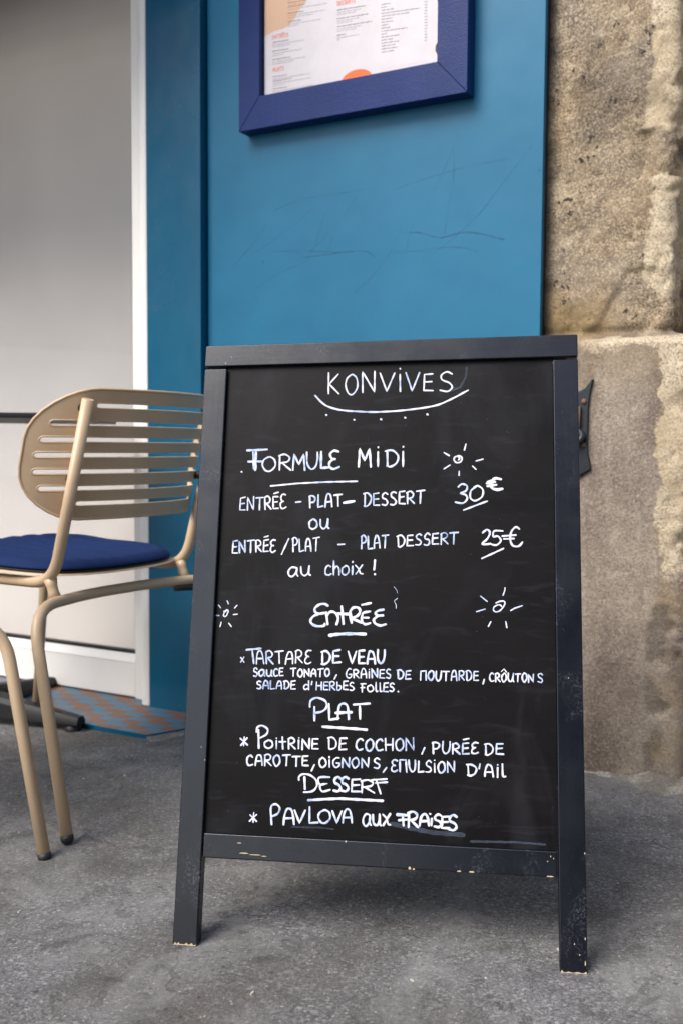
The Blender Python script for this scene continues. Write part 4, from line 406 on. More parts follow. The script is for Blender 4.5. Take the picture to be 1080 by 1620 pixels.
PRINT_LINES = [(0, 9, 0.4235, 1.7402, 0.4307, 1.7397), (0, 9, 0.4325, 1.7396, 0.4411, 1.739), (0, 9, 0.443, 1.7389, 0.4542, 1.7381), (0, 9, 0.4556, 1.7381, 0.4603, 1.7377), (0, 9, 0.4624, 1.7376, 0.4697, 1.7371), (0, 9, 0.4712, 1.737, 0.4744, 1.7368), (1, 6, 0.4235, 1.7347, 0.4371, 1.7338), (1, 6, 0.4389, 1.7337, 0.4503, 1.7329), (1, 6, 0.4517, 1.7328, 0.4631, 1.7321), (1, 6, 0.4652, 1.7319, 0.4694, 1.7317), (0, 9, 0.4235, 1.7274, 0.4354, 1.7267), (0, 9, 0.4367, 1.7266, 0.4494, 1.7258), (0, 9, 0.4513, 1.7257, 0.4591, 1.7251), (0, 9, 0.4604, 1.7251, 0.4741, 1.7242), (1, 6, 0.4235, 1.7219, 0.4359, 1.7211), (1, 6, 0.4381, 1.721, 0.4503, 1.7202), (1, 6, 0.4525, 1.7201, 0.4613, 1.7195), (1, 6, 0.4634, 1.7194, 0.4719, 1.7188), (0, 9, 0.4235, 1.7179, 0.4376, 1.717), (0, 9, 0.439, 1.7169, 0.4451, 1.7165), (0, 9, 0.4466, 1.7164, 0.4615, 1.7155), (0, 9, 0.4632, 1.7154, 0.4694, 1.715), (1, 6, 0.4236, 1.7123, 0.4337, 1.7117), (1, 6, 0.4353, 1.7116, 0.4437, 1.7111), (1, 6, 0.4456, 1.711, 0.4564, 1.7103), (1, 6, 0.4586, 1.7102, 0.4704, 1.7094), (1, 6, 0.4726, 1.7093, 0.4862, 1.7085), (1, 6, 0.4884, 1.7083, 0.5, 1.7076), (1, 6, 0.5014, 1.7075, 0.5149, 1.7067), (1, 6, 0.517, 1.7066, 0.5293, 1.7058), (0, 9, 0.4236, 1.7034, 0.4359, 1.7026), (0, 9, 0.4374, 1.7026, 0.4509, 1.7017), (0, 9, 0.4528, 1.7016, 0.4604, 1.7012), (0, 9, 0.4617, 1.7011, 0.467, 1.7008), (1, 6, 0.4236, 1.6978, 0.4292, 1.6975), (1, 6, 0.4313, 1.6974, 0.4403, 1.6969), (1, 6, 0.4418, 1.6968, 0.4495, 1.6963), (1, 6, 0.4516, 1.6962, 0.4654, 1.6954), (1, 6, 0.4667, 1.6953, 0.4778, 1.6947), (1, 6, 0.4791, 1.6946, 0.4912, 1.6939), (1, 6, 0.4928, 1.6938, 0.5065, 1.693), (1, 6, 0.5087, 1.6928, 0.5185, 1.6923), (1, 6, 0.5207, 1.6921, 0.5245, 1.6919), (1, 6, 0.4236, 1.6931, 0.4347, 1.6925), (1, 6, 0.436, 1.6924, 0.4428, 1.692), (1, 6, 0.4445, 1.6919, 0.4556, 1.6913), (1, 6, 0.457, 1.6912, 0.462, 1.6909), (1, 6, 0.4642, 1.6908, 0.4721, 1.6903), (1, 6, 0.4743, 1.6902, 0.4883, 1.6894), (1, 6, 0.4899, 1.6893, 0.4922, 1.6892), (0, 9, 0.4237, 1.6842, 0.4352, 1.6835), (0, 9, 0.4371, 1.6834, 0.4477, 1.6828), (0, 9, 0.4496, 1.6827, 0.4595, 1.6822), (1, 6, 0.4237, 1.6786, 0.433, 1.6781), (1, 6, 0.435, 1.678, 0.4421, 1.6776), (1, 6, 0.4437, 1.6775, 0.4588, 1.6767), (1, 6, 0.4606, 1.6766, 0.471, 1.676), (1, 6, 0.4722, 1.676, 0.4812, 1.6755), (1, 6, 0.483, 1.6754, 0.4877, 1.6751), (1, 6, 0.4896, 1.675, 0.5008, 1.6744), (1, 6, 0.5021, 1.6743, 0.5122, 1.6738), (1, 6, 0.4237, 1.6739, 0.4356, 1.6733), (1, 6, 0.4373, 1.6732, 0.4495, 1.6725), (1, 6, 0.4515, 1.6724, 0.4544, 1.6723), (0, 9, 0.3817, 1.6449, 0.3938, 1.6443), (0, 9, 0.3961, 1.6442, 0.4035, 1.6439), (0, 9, 0.4053, 1.6438, 0.4164, 1.6432), (0, 9, 0.418, 1.6432, 0.4266, 1.6428), (1, 6, 0.3817, 1.6393, 0.3904, 1.6389), (1, 6, 0.3924, 1.6388, 0.4004, 1.6384), (1, 6, 0.402, 1.6383, 0.4151, 1.6377), (1, 6, 0.4165, 1.6377, 0.4273, 1.6372), (1, 6, 0.4293, 1.6371, 0.4373, 1.6367), (1, 6, 0.4388, 1.6366, 0.452, 1.636), (1, 6, 0.4535, 1.636, 0.4601, 1.6356), (1, 6, 0.4618, 1.6356, 0.4693, 1.6352), (1, 6, 0.3817, 1.6345, 0.3899, 1.6342), (1, 6, 0.3916, 1.6341, 0.4054, 1.6335), (1, 6, 0.4072, 1.6334, 0.4211, 1.6327), (1, 6, 0.4226, 1.6327, 0.4309, 1.6323), (0, 9, 0.3817, 1.6246, 0.3961, 1.624), (0, 9, 0.3979, 1.6239, 0.4051, 1.6236), (0, 9, 0.4065, 1.6235, 0.4169, 1.6231), (0, 9, 0.4184, 1.623, 0.4259, 1.6227), (1, 6, 0.3817, 1.619, 0.3884, 1.6187), (1, 6, 0.39, 1.6186, 0.4036, 1.6181), (1, 6, 0.4056, 1.618, 0.419, 1.6174), (1, 6, 0.4206, 1.6174, 0.4267, 1.6171), (1, 6, 0.4283, 1.617, 0.4415, 1.6165), (1, 6, 0.443, 1.6164, 0.4514, 1.616), (1, 6, 0.4531, 1.616, 0.4621, 1.6156), (1, 6, 0.3817, 1.6142, 0.3965, 1.6136), (1, 6, 0.398, 1.6136, 0.4028, 1.6134), (1, 6, 0.405, 1.6133, 0.4104, 1.6131), (0, 9, 0.3817, 1.6052, 0.3912, 1.6048), (0, 9, 0.3935, 1.6047, 0.4084, 1.6041), (0, 9, 0.4099, 1.6041, 0.4227, 1.6036), (0, 9, 0.4248, 1.6035, 0.4311, 1.6032), (1, 6, 0.3817, 1.5996, 0.3896, 1.5992), (1, 6, 0.3913, 1.5992, 0.3985, 1.5989), (1, 6, 0.3999, 1.5989, 0.411, 1.5984), (1, 6, 0.4126, 1.5984, 0.4261, 1.5978), (1, 6, 0.4274, 1.5978, 0.4418, 1.5972), (1, 6, 0.4438, 1.5972, 0.4583, 1.5966), (1, 6, 0.4605, 1.5965, 0.472, 1.5961), (1, 6, 0.3818, 1.5948, 0.3866, 1.5946), (1, 6, 0.3887, 1.5945, 0.3953, 1.5943), (1, 6, 0.3969, 1.5942, 0.4089, 1.5938), (1, 6, 0.4107, 1.5937, 0.4199, 1.5934), (1, 6, 0.4221, 1.5933, 0.4334, 1.5929), (1, 6, 0.435, 1.5928, 0.4389, 1.5927), (0, 9, 0.3823, 1.5655, 0.3923, 1.5652), (0, 9, 0.3944, 1.5651, 0.403, 1.5648), (0, 9, 0.4045, 1.5648, 0.415, 1.5645), (0, 9, 0.4172, 1.5644, 0.4214, 1.5643), (1, 6, 0.3824, 1.5599, 0.3972, 1.5594), (1, 6, 0.3994, 1.5593, 0.4131, 1.5589), (1, 6, 0.4144, 1.5589, 0.4258, 1.5585), (1, 6, 0.428, 1.5585, 0.4332, 1.5583), (1, 6, 0.4348, 1.5583, 0.4423, 1.558), (1, 6, 0.4441, 1.558, 0.4533, 1.5577), (1, 6, 0.455, 1.5576, 0.4679, 1.5572), (1, 6, 0.4692, 1.5572, 0.4743, 1.5571), (1, 6, 0.4757, 1.557, 0.4816, 1.5568), (1, 6, 0.4829, 1.5568, 0.4853, 1.5567), (1, 6, 0.3824, 1.5551, 0.388, 1.5549), (1, 6, 0.3899, 1.5549, 0.3981, 1.5546), (1, 6, 0.3997, 1.5546, 0.4082, 1.5543), (0, 9, 0.3824, 1.5553, 0.3935, 1.555), (0, 9, 0.3952, 1.5549, 0.402, 1.5547), (0, 9, 0.4037, 1.5547, 0.4097, 1.5545), (0, 9, 0.4116, 1.5544, 0.424, 1.5541), (0, 9, 0.4257, 1.554, 0.4312, 1.5539), (0, 9, 0.4327, 1.5538, 0.4344, 1.5538), (1, 6, 0.3824, 1.5497, 0.3957, 1.5493), (1, 6, 0.3974, 1.5492, 0.4109, 1.5489), (1, 6, 0.4128, 1.5488, 0.4222, 1.5485), (1, 6, 0.4239, 1.5485, 0.4339, 1.5482), (1, 6, 0.4359, 1.5481, 0.4451, 1.5479), (1, 6, 0.447, 1.5478, 0.4566, 1.5476), (1, 6, 0.4581, 1.5475, 0.4684, 1.5472), (1, 6, 0.4704, 1.5472, 0.4757, 1.547), (1, 6, 0.4774, 1.547, 0.4865, 1.5467), (1, 6, 0.3824, 1.5449, 0.3974, 1.5445), (1, 6, 0.3991, 1.5444, 0.4136, 1.544), (0, 9, 0.3824, 1.5373, 0.39, 1.5371), (0, 9, 0.3918, 1.5371, 0.3979, 1.5369), (0, 9, 0.4, 1.5369, 0.412, 1.5365), (0, 9, 0.4142, 1.5365, 0.4215, 1.5363), (1, 6, 0.3824, 1.5317, 0.3952, 1.5314), (1, 6, 0.3971, 1.5313, 0.4029, 1.5312), (1, 6, 0.4049, 1.5311, 0.4096, 1.531), (1, 6, 0.4111, 1.531, 0.4242, 1.5306), (1, 6, 0.4255, 1.5306, 0.4311, 1.5305), (1, 6, 0.4325, 1.5304, 0.4467, 1.5301), (1, 6, 0.4481, 1.53, 0.453, 1.5299), (1, 6, 0.4551, 1.5299, 0.461, 1.5297), (1, 6, 0.4631, 1.5297, 0.4749, 1.5294), (1, 6, 0.477, 1.5293, 0.4916, 1.529), (1, 6, 0.3824, 1.5269, 0.3955, 1.5266), (0, 9, 0.5552, 1.685, 0.5674, 1.6843), (0, 9, 0.5692, 1.6842, 0.5808, 1.6835), (0, 9, 0.5821, 1.6835, 0.594, 1.6828), (0, 9, 0.5961, 1.6826, 0.601, 1.6824), (0, 9, 0.6025, 1.6823, 0.6125, 1.6817), (0, 9, 0.6144, 1.6816, 0.6211, 1.6812), (0, 9, 0.6225, 1.6811, 0.6273, 1.6808), (1, 6, 0.5553, 1.6796, 0.5673, 1.6789), (1, 6, 0.5689, 1.6788, 0.577, 1.6784), (1, 6, 0.5786, 1.6783, 0.5865, 1.6778), (1, 6, 0.5881, 1.6777, 0.5933, 1.6775), (1, 6, 0.595, 1.6774, 0.6091, 1.6766), (1, 6, 0.6106, 1.6765, 0.6155, 1.6762), (1, 6, 0.5553, 1.675, 0.5667, 1.6744), (1, 6, 0.5687, 1.6743, 0.5799, 1.6737), (1, 6, 0.5816, 1.6736, 0.5908, 1.6731), (1, 6, 0.5926, 1.673, 0.6036, 1.6723), (0, 9, 0.5554, 1.6657, 0.5607, 1.6654), (0, 9, 0.5627, 1.6653, 0.5764, 1.6646), (0, 9, 0.5781, 1.6645, 0.5869, 1.664), (0, 9, 0.5888, 1.6639, 0.595, 1.6636), (0, 9, 0.5965, 1.6635, 0.6028, 1.6631), (0, 9, 0.6046, 1.663, 0.612, 1.6626), (0, 9, 0.6134, 1.6626, 0.6246, 1.662), (0, 9, 0.6267, 1.6619, 0.6339, 1.6615), (1, 6, 0.5554, 1.6603, 0.564, 1.6598), (1, 6, 0.566, 1.6597, 0.5764, 1.6592), (1, 6, 0.5778, 1.6591, 0.5844, 1.6588), (1, 6, 0.5856, 1.6587, 0.5948, 1.6582), (1, 6, 0.5964, 1.6581, 0.6024, 1.6578), (1, 6, 0.604, 1.6577, 0.6115, 1.6573), (1, 6, 0.5554, 1.6557, 0.5613, 1.6554), (1, 6, 0.5635, 1.6553, 0.5727, 1.6548), (1, 6, 0.5745, 1.6547, 0.5836, 1.6542), (1, 6, 0.5856, 1.6541, 0.5942, 1.6537), (0, 9, 0.5555, 1.648, 0.5648, 1.6475), (0, 9, 0.5667, 1.6474, 0.5798, 1.6468), (0, 9, 0.5814, 1.6467, 0.5931, 1.6461), (0, 9, 0.5953, 1.646, 0.6043, 1.6456), (0, 9, 0.6057, 1.6455, 0.6124, 1.6452), (0, 9, 0.6142, 1.6451, 0.6253, 1.6445), (0, 9, 0.6273, 1.6444, 0.6401, 1.6438), (0, 9, 0.6415, 1.6437, 0.6442, 1.6436), (1, 6, 0.5555, 1.6426, 0.5618, 1.6423), (1, 6, 0.5637, 1.6422, 0.5768, 1.6416), (1, 6, 0.5789, 1.6415, 0.5859, 1.6411), (1, 6, 0.5879, 1.641, 0.5954, 1.6406), (1, 6, 0.597, 1.6406, 0.6086, 1.64), (1, 6, 0.6099, 1.6399, 0.6151, 1.6397), (1, 6, 0.6171, 1.6396, 0.6182, 1.6395), (1, 6, 0.5555, 1.638, 0.5659, 1.6375), (1, 6, 0.5677, 1.6374, 0.5722, 1.6372), (1, 6, 0.5737, 1.6371, 0.5825, 1.6367), (1, 6, 0.5842, 1.6366, 0.5906, 1.6363), (1, 6, 0.5924, 1.6362, 0.6039, 1.6357), (0, 9, 0.5556, 1.6289, 0.5656, 1.6284), (0, 9, 0.5669, 1.6283, 0.5741, 1.628), (0, 9, 0.5759, 1.6279, 0.5775, 1.6278), (1, 6, 0.5556, 1.6234, 0.5693, 1.6228), (1, 6, 0.5706, 1.6228, 0.5846, 1.6221), (1, 6, 0.5861, 1.6221, 0.5983, 1.6215), (1, 6, 0.6002, 1.6214, 0.6075, 1.6211), (1, 6, 0.6093, 1.621, 0.6136, 1.6208), (1, 6, 0.5557, 1.6189, 0.5628, 1.6185), (0, 8, 0.667, 1.6753, 0.6823, 1.6741), (0, 8, 0.6843, 1.6739, 0.6892, 1.6736), (0, 7, 0.7716, 1.6601, 0.7791, 1.6595), (0, 8, 0.6671, 1.6688, 0.6797, 1.6679), (0, 7, 0.7717, 1.6538, 0.7792, 1.6532), (0, 8, 0.6672, 1.6624, 0.679, 1.6615), (0, 8, 0.6809, 1.6613, 0.6876, 1.6608), (0, 8, 0.6898, 1.6607, 0.6979, 1.6601), (0, 7, 0.7718, 1.6475, 0.7793, 1.6469), (0, 8, 0.6672, 1.6559, 0.6756, 1.6553), (0, 8, 0.6776, 1.6551, 0.6889, 1.6543), (0, 8, 0.6907, 1.6542, 0.7024, 1.6533), (0, 8, 0.7042, 1.6532, 0.7122, 1.6526), (0, 8, 0.7137, 1.6525, 0.719, 1.6521), (0, 8, 0.721, 1.6519, 0.7337, 1.651), (0, 8, 0.7356, 1.6508, 0.748, 1.6499), (0, 8, 0.7496, 1.6498, 0.757, 1.6492), (0, 8, 0.7586, 1.6491, 0.761, 1.6489), (0, 7, 0.7719, 1.6412, 0.7794, 1.6406), (0, 8, 0.6673, 1.6495, 0.6804, 1.6485), (0, 8, 0.6821, 1.6484, 0.6904, 1.6478), (0, 8, 0.6921, 1.6476, 0.7027, 1.6469), (0, 8, 0.7048, 1.6467, 0.7132, 1.6461), (0, 8, 0.7154, 1.6459, 0.7212, 1.6455), (0, 8, 0.7228, 1.6454, 0.7284, 1.645), (0, 8, 0.7298, 1.6449, 0.7357, 1.6444), (0, 7, 0.7719, 1.6348, 0.7784, 1.6343), (0, 8, 0.6674, 1.643, 0.6766, 1.6423), (0, 8, 0.6787, 1.6422, 0.6923, 1.6412), (0, 8, 0.6944, 1.641, 0.696, 1.6409), (0, 7, 0.772, 1.6285, 0.7795, 1.6279), (0, 8, 0.6674, 1.6365, 0.6779, 1.6358), (0, 8, 0.6798, 1.6356, 0.6867, 1.6352), (0, 8, 0.6883, 1.635, 0.6974, 1.6344), (0, 7, 0.7721, 1.6222, 0.7796, 1.6216), (0, 8, 0.6675, 1.63, 0.6826, 1.629), (0, 8, 0.6843, 1.6289, 0.6858, 1.6288), (0, 7, 0.7722, 1.6158, 0.7797, 1.6153), (0, 8, 0.6675, 1.6236, 0.6798, 1.6227), (0, 8, 0.6814, 1.6226, 0.6897, 1.6221), (0, 7, 0.7722, 1.6095, 0.7798, 1.609), (0, 8, 0.6676, 1.6171, 0.6724, 1.6168), (0, 8, 0.6745, 1.6166, 0.6864, 1.6158), (0, 8, 0.6882, 1.6157, 0.6986, 1.615), (0, 8, 0.7004, 1.6149, 0.7071, 1.6145), (0, 8, 0.709, 1.6143, 0.714, 1.614), (0, 8, 0.7158, 1.6139, 0.7274, 1.6131), (0, 8, 0.7291, 1.613, 0.7323, 1.6128), (0, 7, 0.7723, 1.6032, 0.7798, 1.6026), (0, 8, 0.6677, 1.6106, 0.6808, 1.6098), (0, 7, 0.7724, 1.5968, 0.7775, 1.5965), (0, 8, 0.6677, 1.6041, 0.675, 1.6037), (0, 8, 0.6764, 1.6036, 0.687, 1.6029), (0, 8, 0.6893, 1.6027, 0.6975, 1.6022), (0, 8, 0.6997, 1.6021, 0.7118, 1.6013), (0, 7, 0.7725, 1.5905, 0.78, 1.59), (0, 8, 0.6678, 1.5976, 0.6827, 1.5967), (0, 8, 0.6847, 1.5966, 0.6975, 1.5958), (0, 7, 0.7726, 1.5841, 0.7801, 1.5836), (0, 8, 0.6679, 1.5911, 0.682, 1.5903), (0, 8, 0.6838, 1.5902, 0.6967, 1.5894), (0, 8, 0.6985, 1.5893, 0.7044, 1.5889), (0, 8, 0.7057, 1.5888, 0.7112, 1.5885), (0, 7, 0.7726, 1.5778, 0.7789, 1.5774), (0, 8, 0.6679, 1.5847, 0.6803, 1.5839), (0, 8, 0.6822, 1.5838, 0.6915, 1.5833), (0, 8, 0.6935, 1.5831, 0.7015, 1.5827), (0, 8, 0.668, 1.5782, 0.681, 1.5774), (0, 8, 0.6828, 1.5773, 0.6894, 1.5769), (0, 8, 0.6917, 1.5768, 0.7042, 1.5761), (0, 8, 0.7058, 1.576, 0.7083, 1.5758), (0, 8, 0.6681, 1.5717, 0.6793, 1.571), (0, 8, 0.6809, 1.5709, 0.6856, 1.5707), (0, 8, 0.6871, 1.5706, 0.6994, 1.5699), (2, 4, 0.6692, 1.5354, 0.679, 1.5352), (2, 4, 0.6805, 1.5352, 0.6875, 1.5351), (2, 4, 0.689, 1.5351, 0.698, 1.5349), (2, 4, 0.6995, 1.5349, 0.7045, 1.5348), (2, 4, 0.7059, 1.5348, 0.7124, 1.5347), (2, 4, 0.7142, 1.5346, 0.7194, 1.5345), (2, 4, 0.7207, 1.5345, 0.7302, 1.5343), (2, 4, 0.7319, 1.5343, 0.744, 1.5341), (2, 4, 0.7453, 1.5341, 0.7542, 1.5339), (2, 4, 0.7559, 1.5339, 0.7607, 1.5338), (2, 4, 0.7629, 1.5337, 0.7698, 1.5336), (2, 4, 0.7711, 1.5336, 0.7745, 1.5335), (2, 4, 0.6693, 1.5285, 0.6808, 1.5284), (2, 4, 0.6825, 1.5284, 0.6886, 1.5283), (2, 4, 0.6899, 1.5283, 0.7025, 1.5281), (2, 4, 0.7041, 1.5281, 0.7173, 1.528), (2, 4, 0.719, 1.5279, 0.7337, 1.5278), (2, 4, 0.7353, 1.5277, 0.7426, 1.5277), (2, 4, 0.7441, 1.5276, 0.7573, 1.5275), (2, 4, 0.7592, 1.5275, 0.7674, 1.5274), (2, 4, 0.7688, 1.5273, 0.7805, 1.5272), (2, 4, 0.7827, 1.5272, 0.7896, 1.5271)]
PRINT_HEADINGS = [[(0.3852, 1.6618), (0.3815, 1.6621), (0.3814, 1.6539), (0.3857, 1.6534)], [(0.3816, 1.6581), (0.3849, 1.658)], [(0.3877, 1.6535), (0.3879, 1.6617), (0.3923, 1.6533), (0.393, 1.6616)], [(0.3943, 1.6613), (0.3998, 1.6614)], [(0.397, 1.661), (0.3973, 1.6529)], [(0.4022, 1.6617), (0.4022, 1.6529)], [(0.4018, 1.6614), (0.4023, 1.6615), (0.4029, 1.6618), (0.4036, 1.662), (0.4042, 1.662), (0.4048, 1.6618), (0.4054, 1.6615), (0.4059, 1.661), (0.4063, 1.6605), (0.4063, 1.6599), (0.4062, 1.6592), (0.4059, 1.6584), (0.4055, 1.6579), (0.4049, 1.6575), (0.404, 1.6572), (0.4032, 1.657), (0.4027, 1.6569)], [(0.4033, 1.6572), (0.4068, 1.6527)], [(0.4123, 1.6616), (0.4085, 1.6613), (0.4086, 1.6529), (0.4127, 1.6526)], [(0.4086, 1.6574), (0.412, 1.6572)], [(0.4092, 1.6637), (0.4126, 1.6639)], [(0.4183, 1.6614), (0.4147, 1.6606), (0.4146, 1.6525), (0.4186, 1.6522)], [(0.4146, 1.6567), (0.418, 1.6568)], [(0.4244, 1.6592), (0.4241, 1.6594), (0.4237, 1.6598), (0.4232, 1.6601), (0.4228, 1.6602), (0.4223, 1.66), (0.4218, 1.6596), (0.4214, 1.6591), (0.4211, 1.6587), (0.421, 1.6582), (0.421, 1.6577), (0.4211, 1.6571), (0.4214, 1.6567), (0.4218, 1.6564), (0.4223, 1.6562), (0.4229, 1.656), (0.4233, 1.6557), (0.4237, 1.6552), (0.424, 1.6547), (0.4242, 1.6542), (0.4242, 1.6537), (0.424, 1.6532), (0.4237, 1.6527), (0.4232, 1.6523), (0.4228, 1.652), (0.4222, 1.652), (0.4215, 1.652), (0.4209, 1.6521), (0.4204, 1.6522)], [(0.3834, 1.5855), (0.3835, 1.5776)], [(0.3828, 1.5853), (0.3832, 1.5855), (0.3837, 1.5858), (0.3843, 1.5861), (0.3849, 1.5861), (0.3855, 1.5858), (0.3862, 1.5854), (0.3868, 1.5848), (0.3872, 1.5843), (0.3873, 1.5836), (0.3871, 1.5828), (0.3868, 1.5821), (0.3863, 1.5815), (0.3857, 1.5812), (0.3848, 1.581), (0.384, 1.5809), (0.3834, 1.5808)], [(0.3896, 1.5865), (0.3893, 1.5773), (0.3931, 1.5779)], [(0.3947, 1.5777), (0.3948, 1.5786), (0.3948, 1.5798), (0.3949, 1.5811), (0.395, 1.5823), (0.3952, 1.5831), (0.3955, 1.5838), (0.3959, 1.5845), (0.3962, 1.585), (0.3964, 1.5854), (0.3967, 1.5856), (0.397, 1.5858), (0.3973, 1.5858), (0.3976, 1.5857), (0.3978, 1.5854), (0.3981, 1.5851), (0.3984, 1.5845), (0.3987, 1.5837), (0.399, 1.5827), (0.3993, 1.5817), (0.3995, 1.5807), (0.3996, 1.5798), (0.3997, 1.5788), (0.3997, 1.578), (0.3998, 1.5774)], [(0.3954, 1.5805), (0.3991, 1.5807)], [(0.4017, 1.5855), (0.407, 1.586)], [(0.4043, 1.5855), (0.4042, 1.578)], [(0.4122, 1.5856), (0.4119, 1.5857), (0.4116, 1.5859), (0.4112, 1.5861), (0.4108, 1.5861), (0.4104, 1.586), (0.4099, 1.5858), (0.4094, 1.5855), (0.4091, 1.5851), (0.409, 1.5846), (0.409, 1.5839), (0.4091, 1.5833), (0.4093, 1.5827), (0.4097, 1.5823), (0.4103, 1.582), (0.4109, 1.5817), (0.4114, 1.5813), (0.4118, 1.5809), (0.4121, 1.5804), (0.4124, 1.58), (0.4125, 1.5795), (0.4124, 1.5789), (0.4121, 1.5782), (0.4117, 1.5776), (0.4113, 1.5773), (0.4107, 1.5773), (0.41, 1.5776), (0.4093, 1.5779), (0.4088, 1.5782)], [(0.5557, 1.704), (0.556, 1.6967)], [(0.5548, 1.7042), (0.5553, 1.7043), (0.556, 1.7045), (0.5567, 1.7045), (0.5574, 1.7044), (0.5581, 1.7039), (0.5588, 1.7031), (0.5595, 1.7023), (0.5599, 1.7014), (0.56, 1.7004), (0.5599, 1.6994), (0.5597, 1.6984), (0.5594, 1.6976), (0.5589, 1.6969), (0.5583, 1.6964), (0.5576, 1.696), (0.5571, 1.6958), (0.5566, 1.6959), (0.5563, 1.6962), (0.5559, 1.6965), (0.5557, 1.6967)], [(0.5656, 1.7042), (0.5623, 1.7042), (0.5618, 1.696), (0.5657, 1.6958)], [(0.5622, 1.7002), (0.5653, 1.7006)], [(0.5707, 1.7029), (0.5704, 1.7031), (0.57, 1.7035), (0.5695, 1.7038), (0.5691, 1.7038), (0.5686, 1.7037), (0.5682, 1.7034), (0.5678, 1.703), (0.5675, 1.7025), (0.5675, 1.702), (0.5676, 1.7014), (0.5678, 1.7008), (0.568, 1.7003), (0.5684, 1.6999), (0.5689, 1.6996), (0.5694, 1.6993), (0.5699, 1.6989), (0.5703, 1.6984), (0.5706, 1.6979), (0.5709, 1.6974), (0.571, 1.6969), (0.5709, 1.6965), (0.5705, 1.696), (0.5701, 1.6957), (0.5697, 1.6954), (0.5692, 1.6955), (0.5686, 1.6956), (0.568, 1.6959), (0.5677, 1.696)], [(0.5766, 1.703), (0.5764, 1.7031), (0.5761, 1.7034), (0.5757, 1.7037), (0.5753, 1.7038), (0.5749, 1.7037), (0.5744, 1.7034), (0.5739, 1.7031), (0.5736, 1.7027), (0.5735, 1.7022), (0.5734, 1.7016), (0.5735, 1.7009), (0.5737, 1.7004), (0.5742, 1.7001), (0.5748, 1.6999), (0.5754, 1.6997), (0.5759, 1.6994), (0.5762, 1.699), (0.5765, 1.6984), (0.5766, 1.6979), (0.5766, 1.6973), (0.5765, 1.6967), (0.5762, 1.6961), (0.5759, 1.6956), (0.5755, 1.6953), (0.575, 1.6952), (0.5743, 1.6954), (0.5737, 1.6956), (0.5732, 1.6958)], [(0.5824, 1.7031), (0.5792, 1.703), (0.5787, 1.6951), (0.5827, 1.6949)], [(0.579, 1.6992), (0.5821, 1.6991)], [(0.5845, 1.7027), (0.5843, 1.6951)], [(0.5842, 1.7025), (0.5846, 1.7027), (0.5852, 1.703), (0.5858, 1.7032), (0.5864, 1.7032), (0.5869, 1.7029), (0.5875, 1.7024), (0.588, 1.7018), (0.5882, 1.7012), (0.5883, 1.7007), (0.5883, 1.7001), (0.5881, 1.6996), (0.5877, 1.6992), (0.5871, 1.6989), (0.5862, 1.6988), (0.5854, 1.6988), (0.5849, 1.6987)], [(0.5856, 1.6984), (0.5888, 1.6946)], [(0.5907, 1.703), (0.5956, 1.7028)], [(0.5931, 1.7029), (0.5929, 1.6944)], [(0.6004, 1.7016), (0.6001, 1.7018), (0.5997, 1.7022), (0.5992, 1.7025), (0.5988, 1.7026), (0.5984, 1.7025), (0.598, 1.7022), (0.5976, 1.7018), (0.5974, 1.7014), (0.5973, 1.7009), (0.5973, 1.7004), (0.5974, 1.6999), (0.5976, 1.6994), (0.598, 1.699), (0.5985, 1.6987), (0.5991, 1.6983), (0.5996, 1.6979), (0.6, 1.6975), (0.6003, 1.697), (0.6006, 1.6966), (0.6007, 1.6961), (0.6006, 1.6955), (0.6003, 1.6948), (0.5999, 1.6943), (0.5995, 1.6939), (0.5989, 1.6939), (0.5982, 1.6942), (0.5976, 1.6945), (0.5971, 1.6948)]]
# ------------------------------------------------------------------ helpers
def link(o):
    COL.objects.link(o)
    return o

def tag(o, label=None, cat=None, group=None, kind=None):
    if label: o['label'] = label
    if cat: o['category'] = cat
    if group: o['group'] = group
    if kind: o['kind'] = kind
    return o

def empty(name, label, cat, mw=None, group=None):
    o = link(bpy.data.objects.new(name, None))
    o.empty_display_size = .05
    if mw is not None: o.matrix_world = mw
    return tag(o, label, cat, group)

def obj(name, bm, mats, parent=None, smooth=False, mw=None, bevel=0, seg=2, label=None):
    bmesh.ops.recalc_face_normals(bm, faces=bm.faces)
    me = bpy.data.meshes.new(name)
    bm.to_mesh(me)
    bm.free()
    for m in (mats if isinstance(mats, (list, tuple)) else [mats]):
        me.materials.append(m)
    if smooth:
        for p in me.polygons: p.use_smooth = True
    o = link(bpy.data.objects.new(name, me))
    if parent is not None: o.parent = parent
    elif mw is not None: o.matrix_world = mw
    if bevel:
        b = o.modifiers.new('bevel', 'BEVEL')
        b.width = bevel; b.segments = seg; b.limit_method = 'ANGLE'; b.angle_limit = R(40)
        for p in me.polygons: p.use_smooth = True
        b.harden_normals = True
    if label: o['label'] = label
    return o

def box(bm, x0, x1, y0, y1, z0, z1, mat=0):
    vs = [bm.verts.new((x, y, z)) for x in (x0, x1) for y in (y0, y1) for z in (z0, z1)]
    for f in ((0, 1, 3, 2), (4, 6, 7, 5), (0, 4, 5, 1), (2, 3, 7, 6), (0, 2, 6, 4), (1, 5, 7, 3)):
        fc = bm.faces.new([vs[i] for i in f])
        fc.material_index = mat
    return vs

def fillet(pts, rad, n=7):
    out = [Vector(pts[0])]
    for i in range(1, len(pts)-1):
        p, a, b = Vector(pts[i]), Vector(pts[i-1]), Vector(pts[i+1])
        da, db = (a-p), (b-p)
        r = rad[i-1] if hasattr(rad, '__len__') else rad
        r = min(r, da.length*.49, db.length*.49)
        s, e = p+da.normalized()*r, p+db.normalized()*r
        for k in range(n+1):
            t = k/n
            out.append(s*(1-t)**2 + p*2*t*(1-t) + e*t*t)
    out.append(Vector(pts[-1]))
    return out

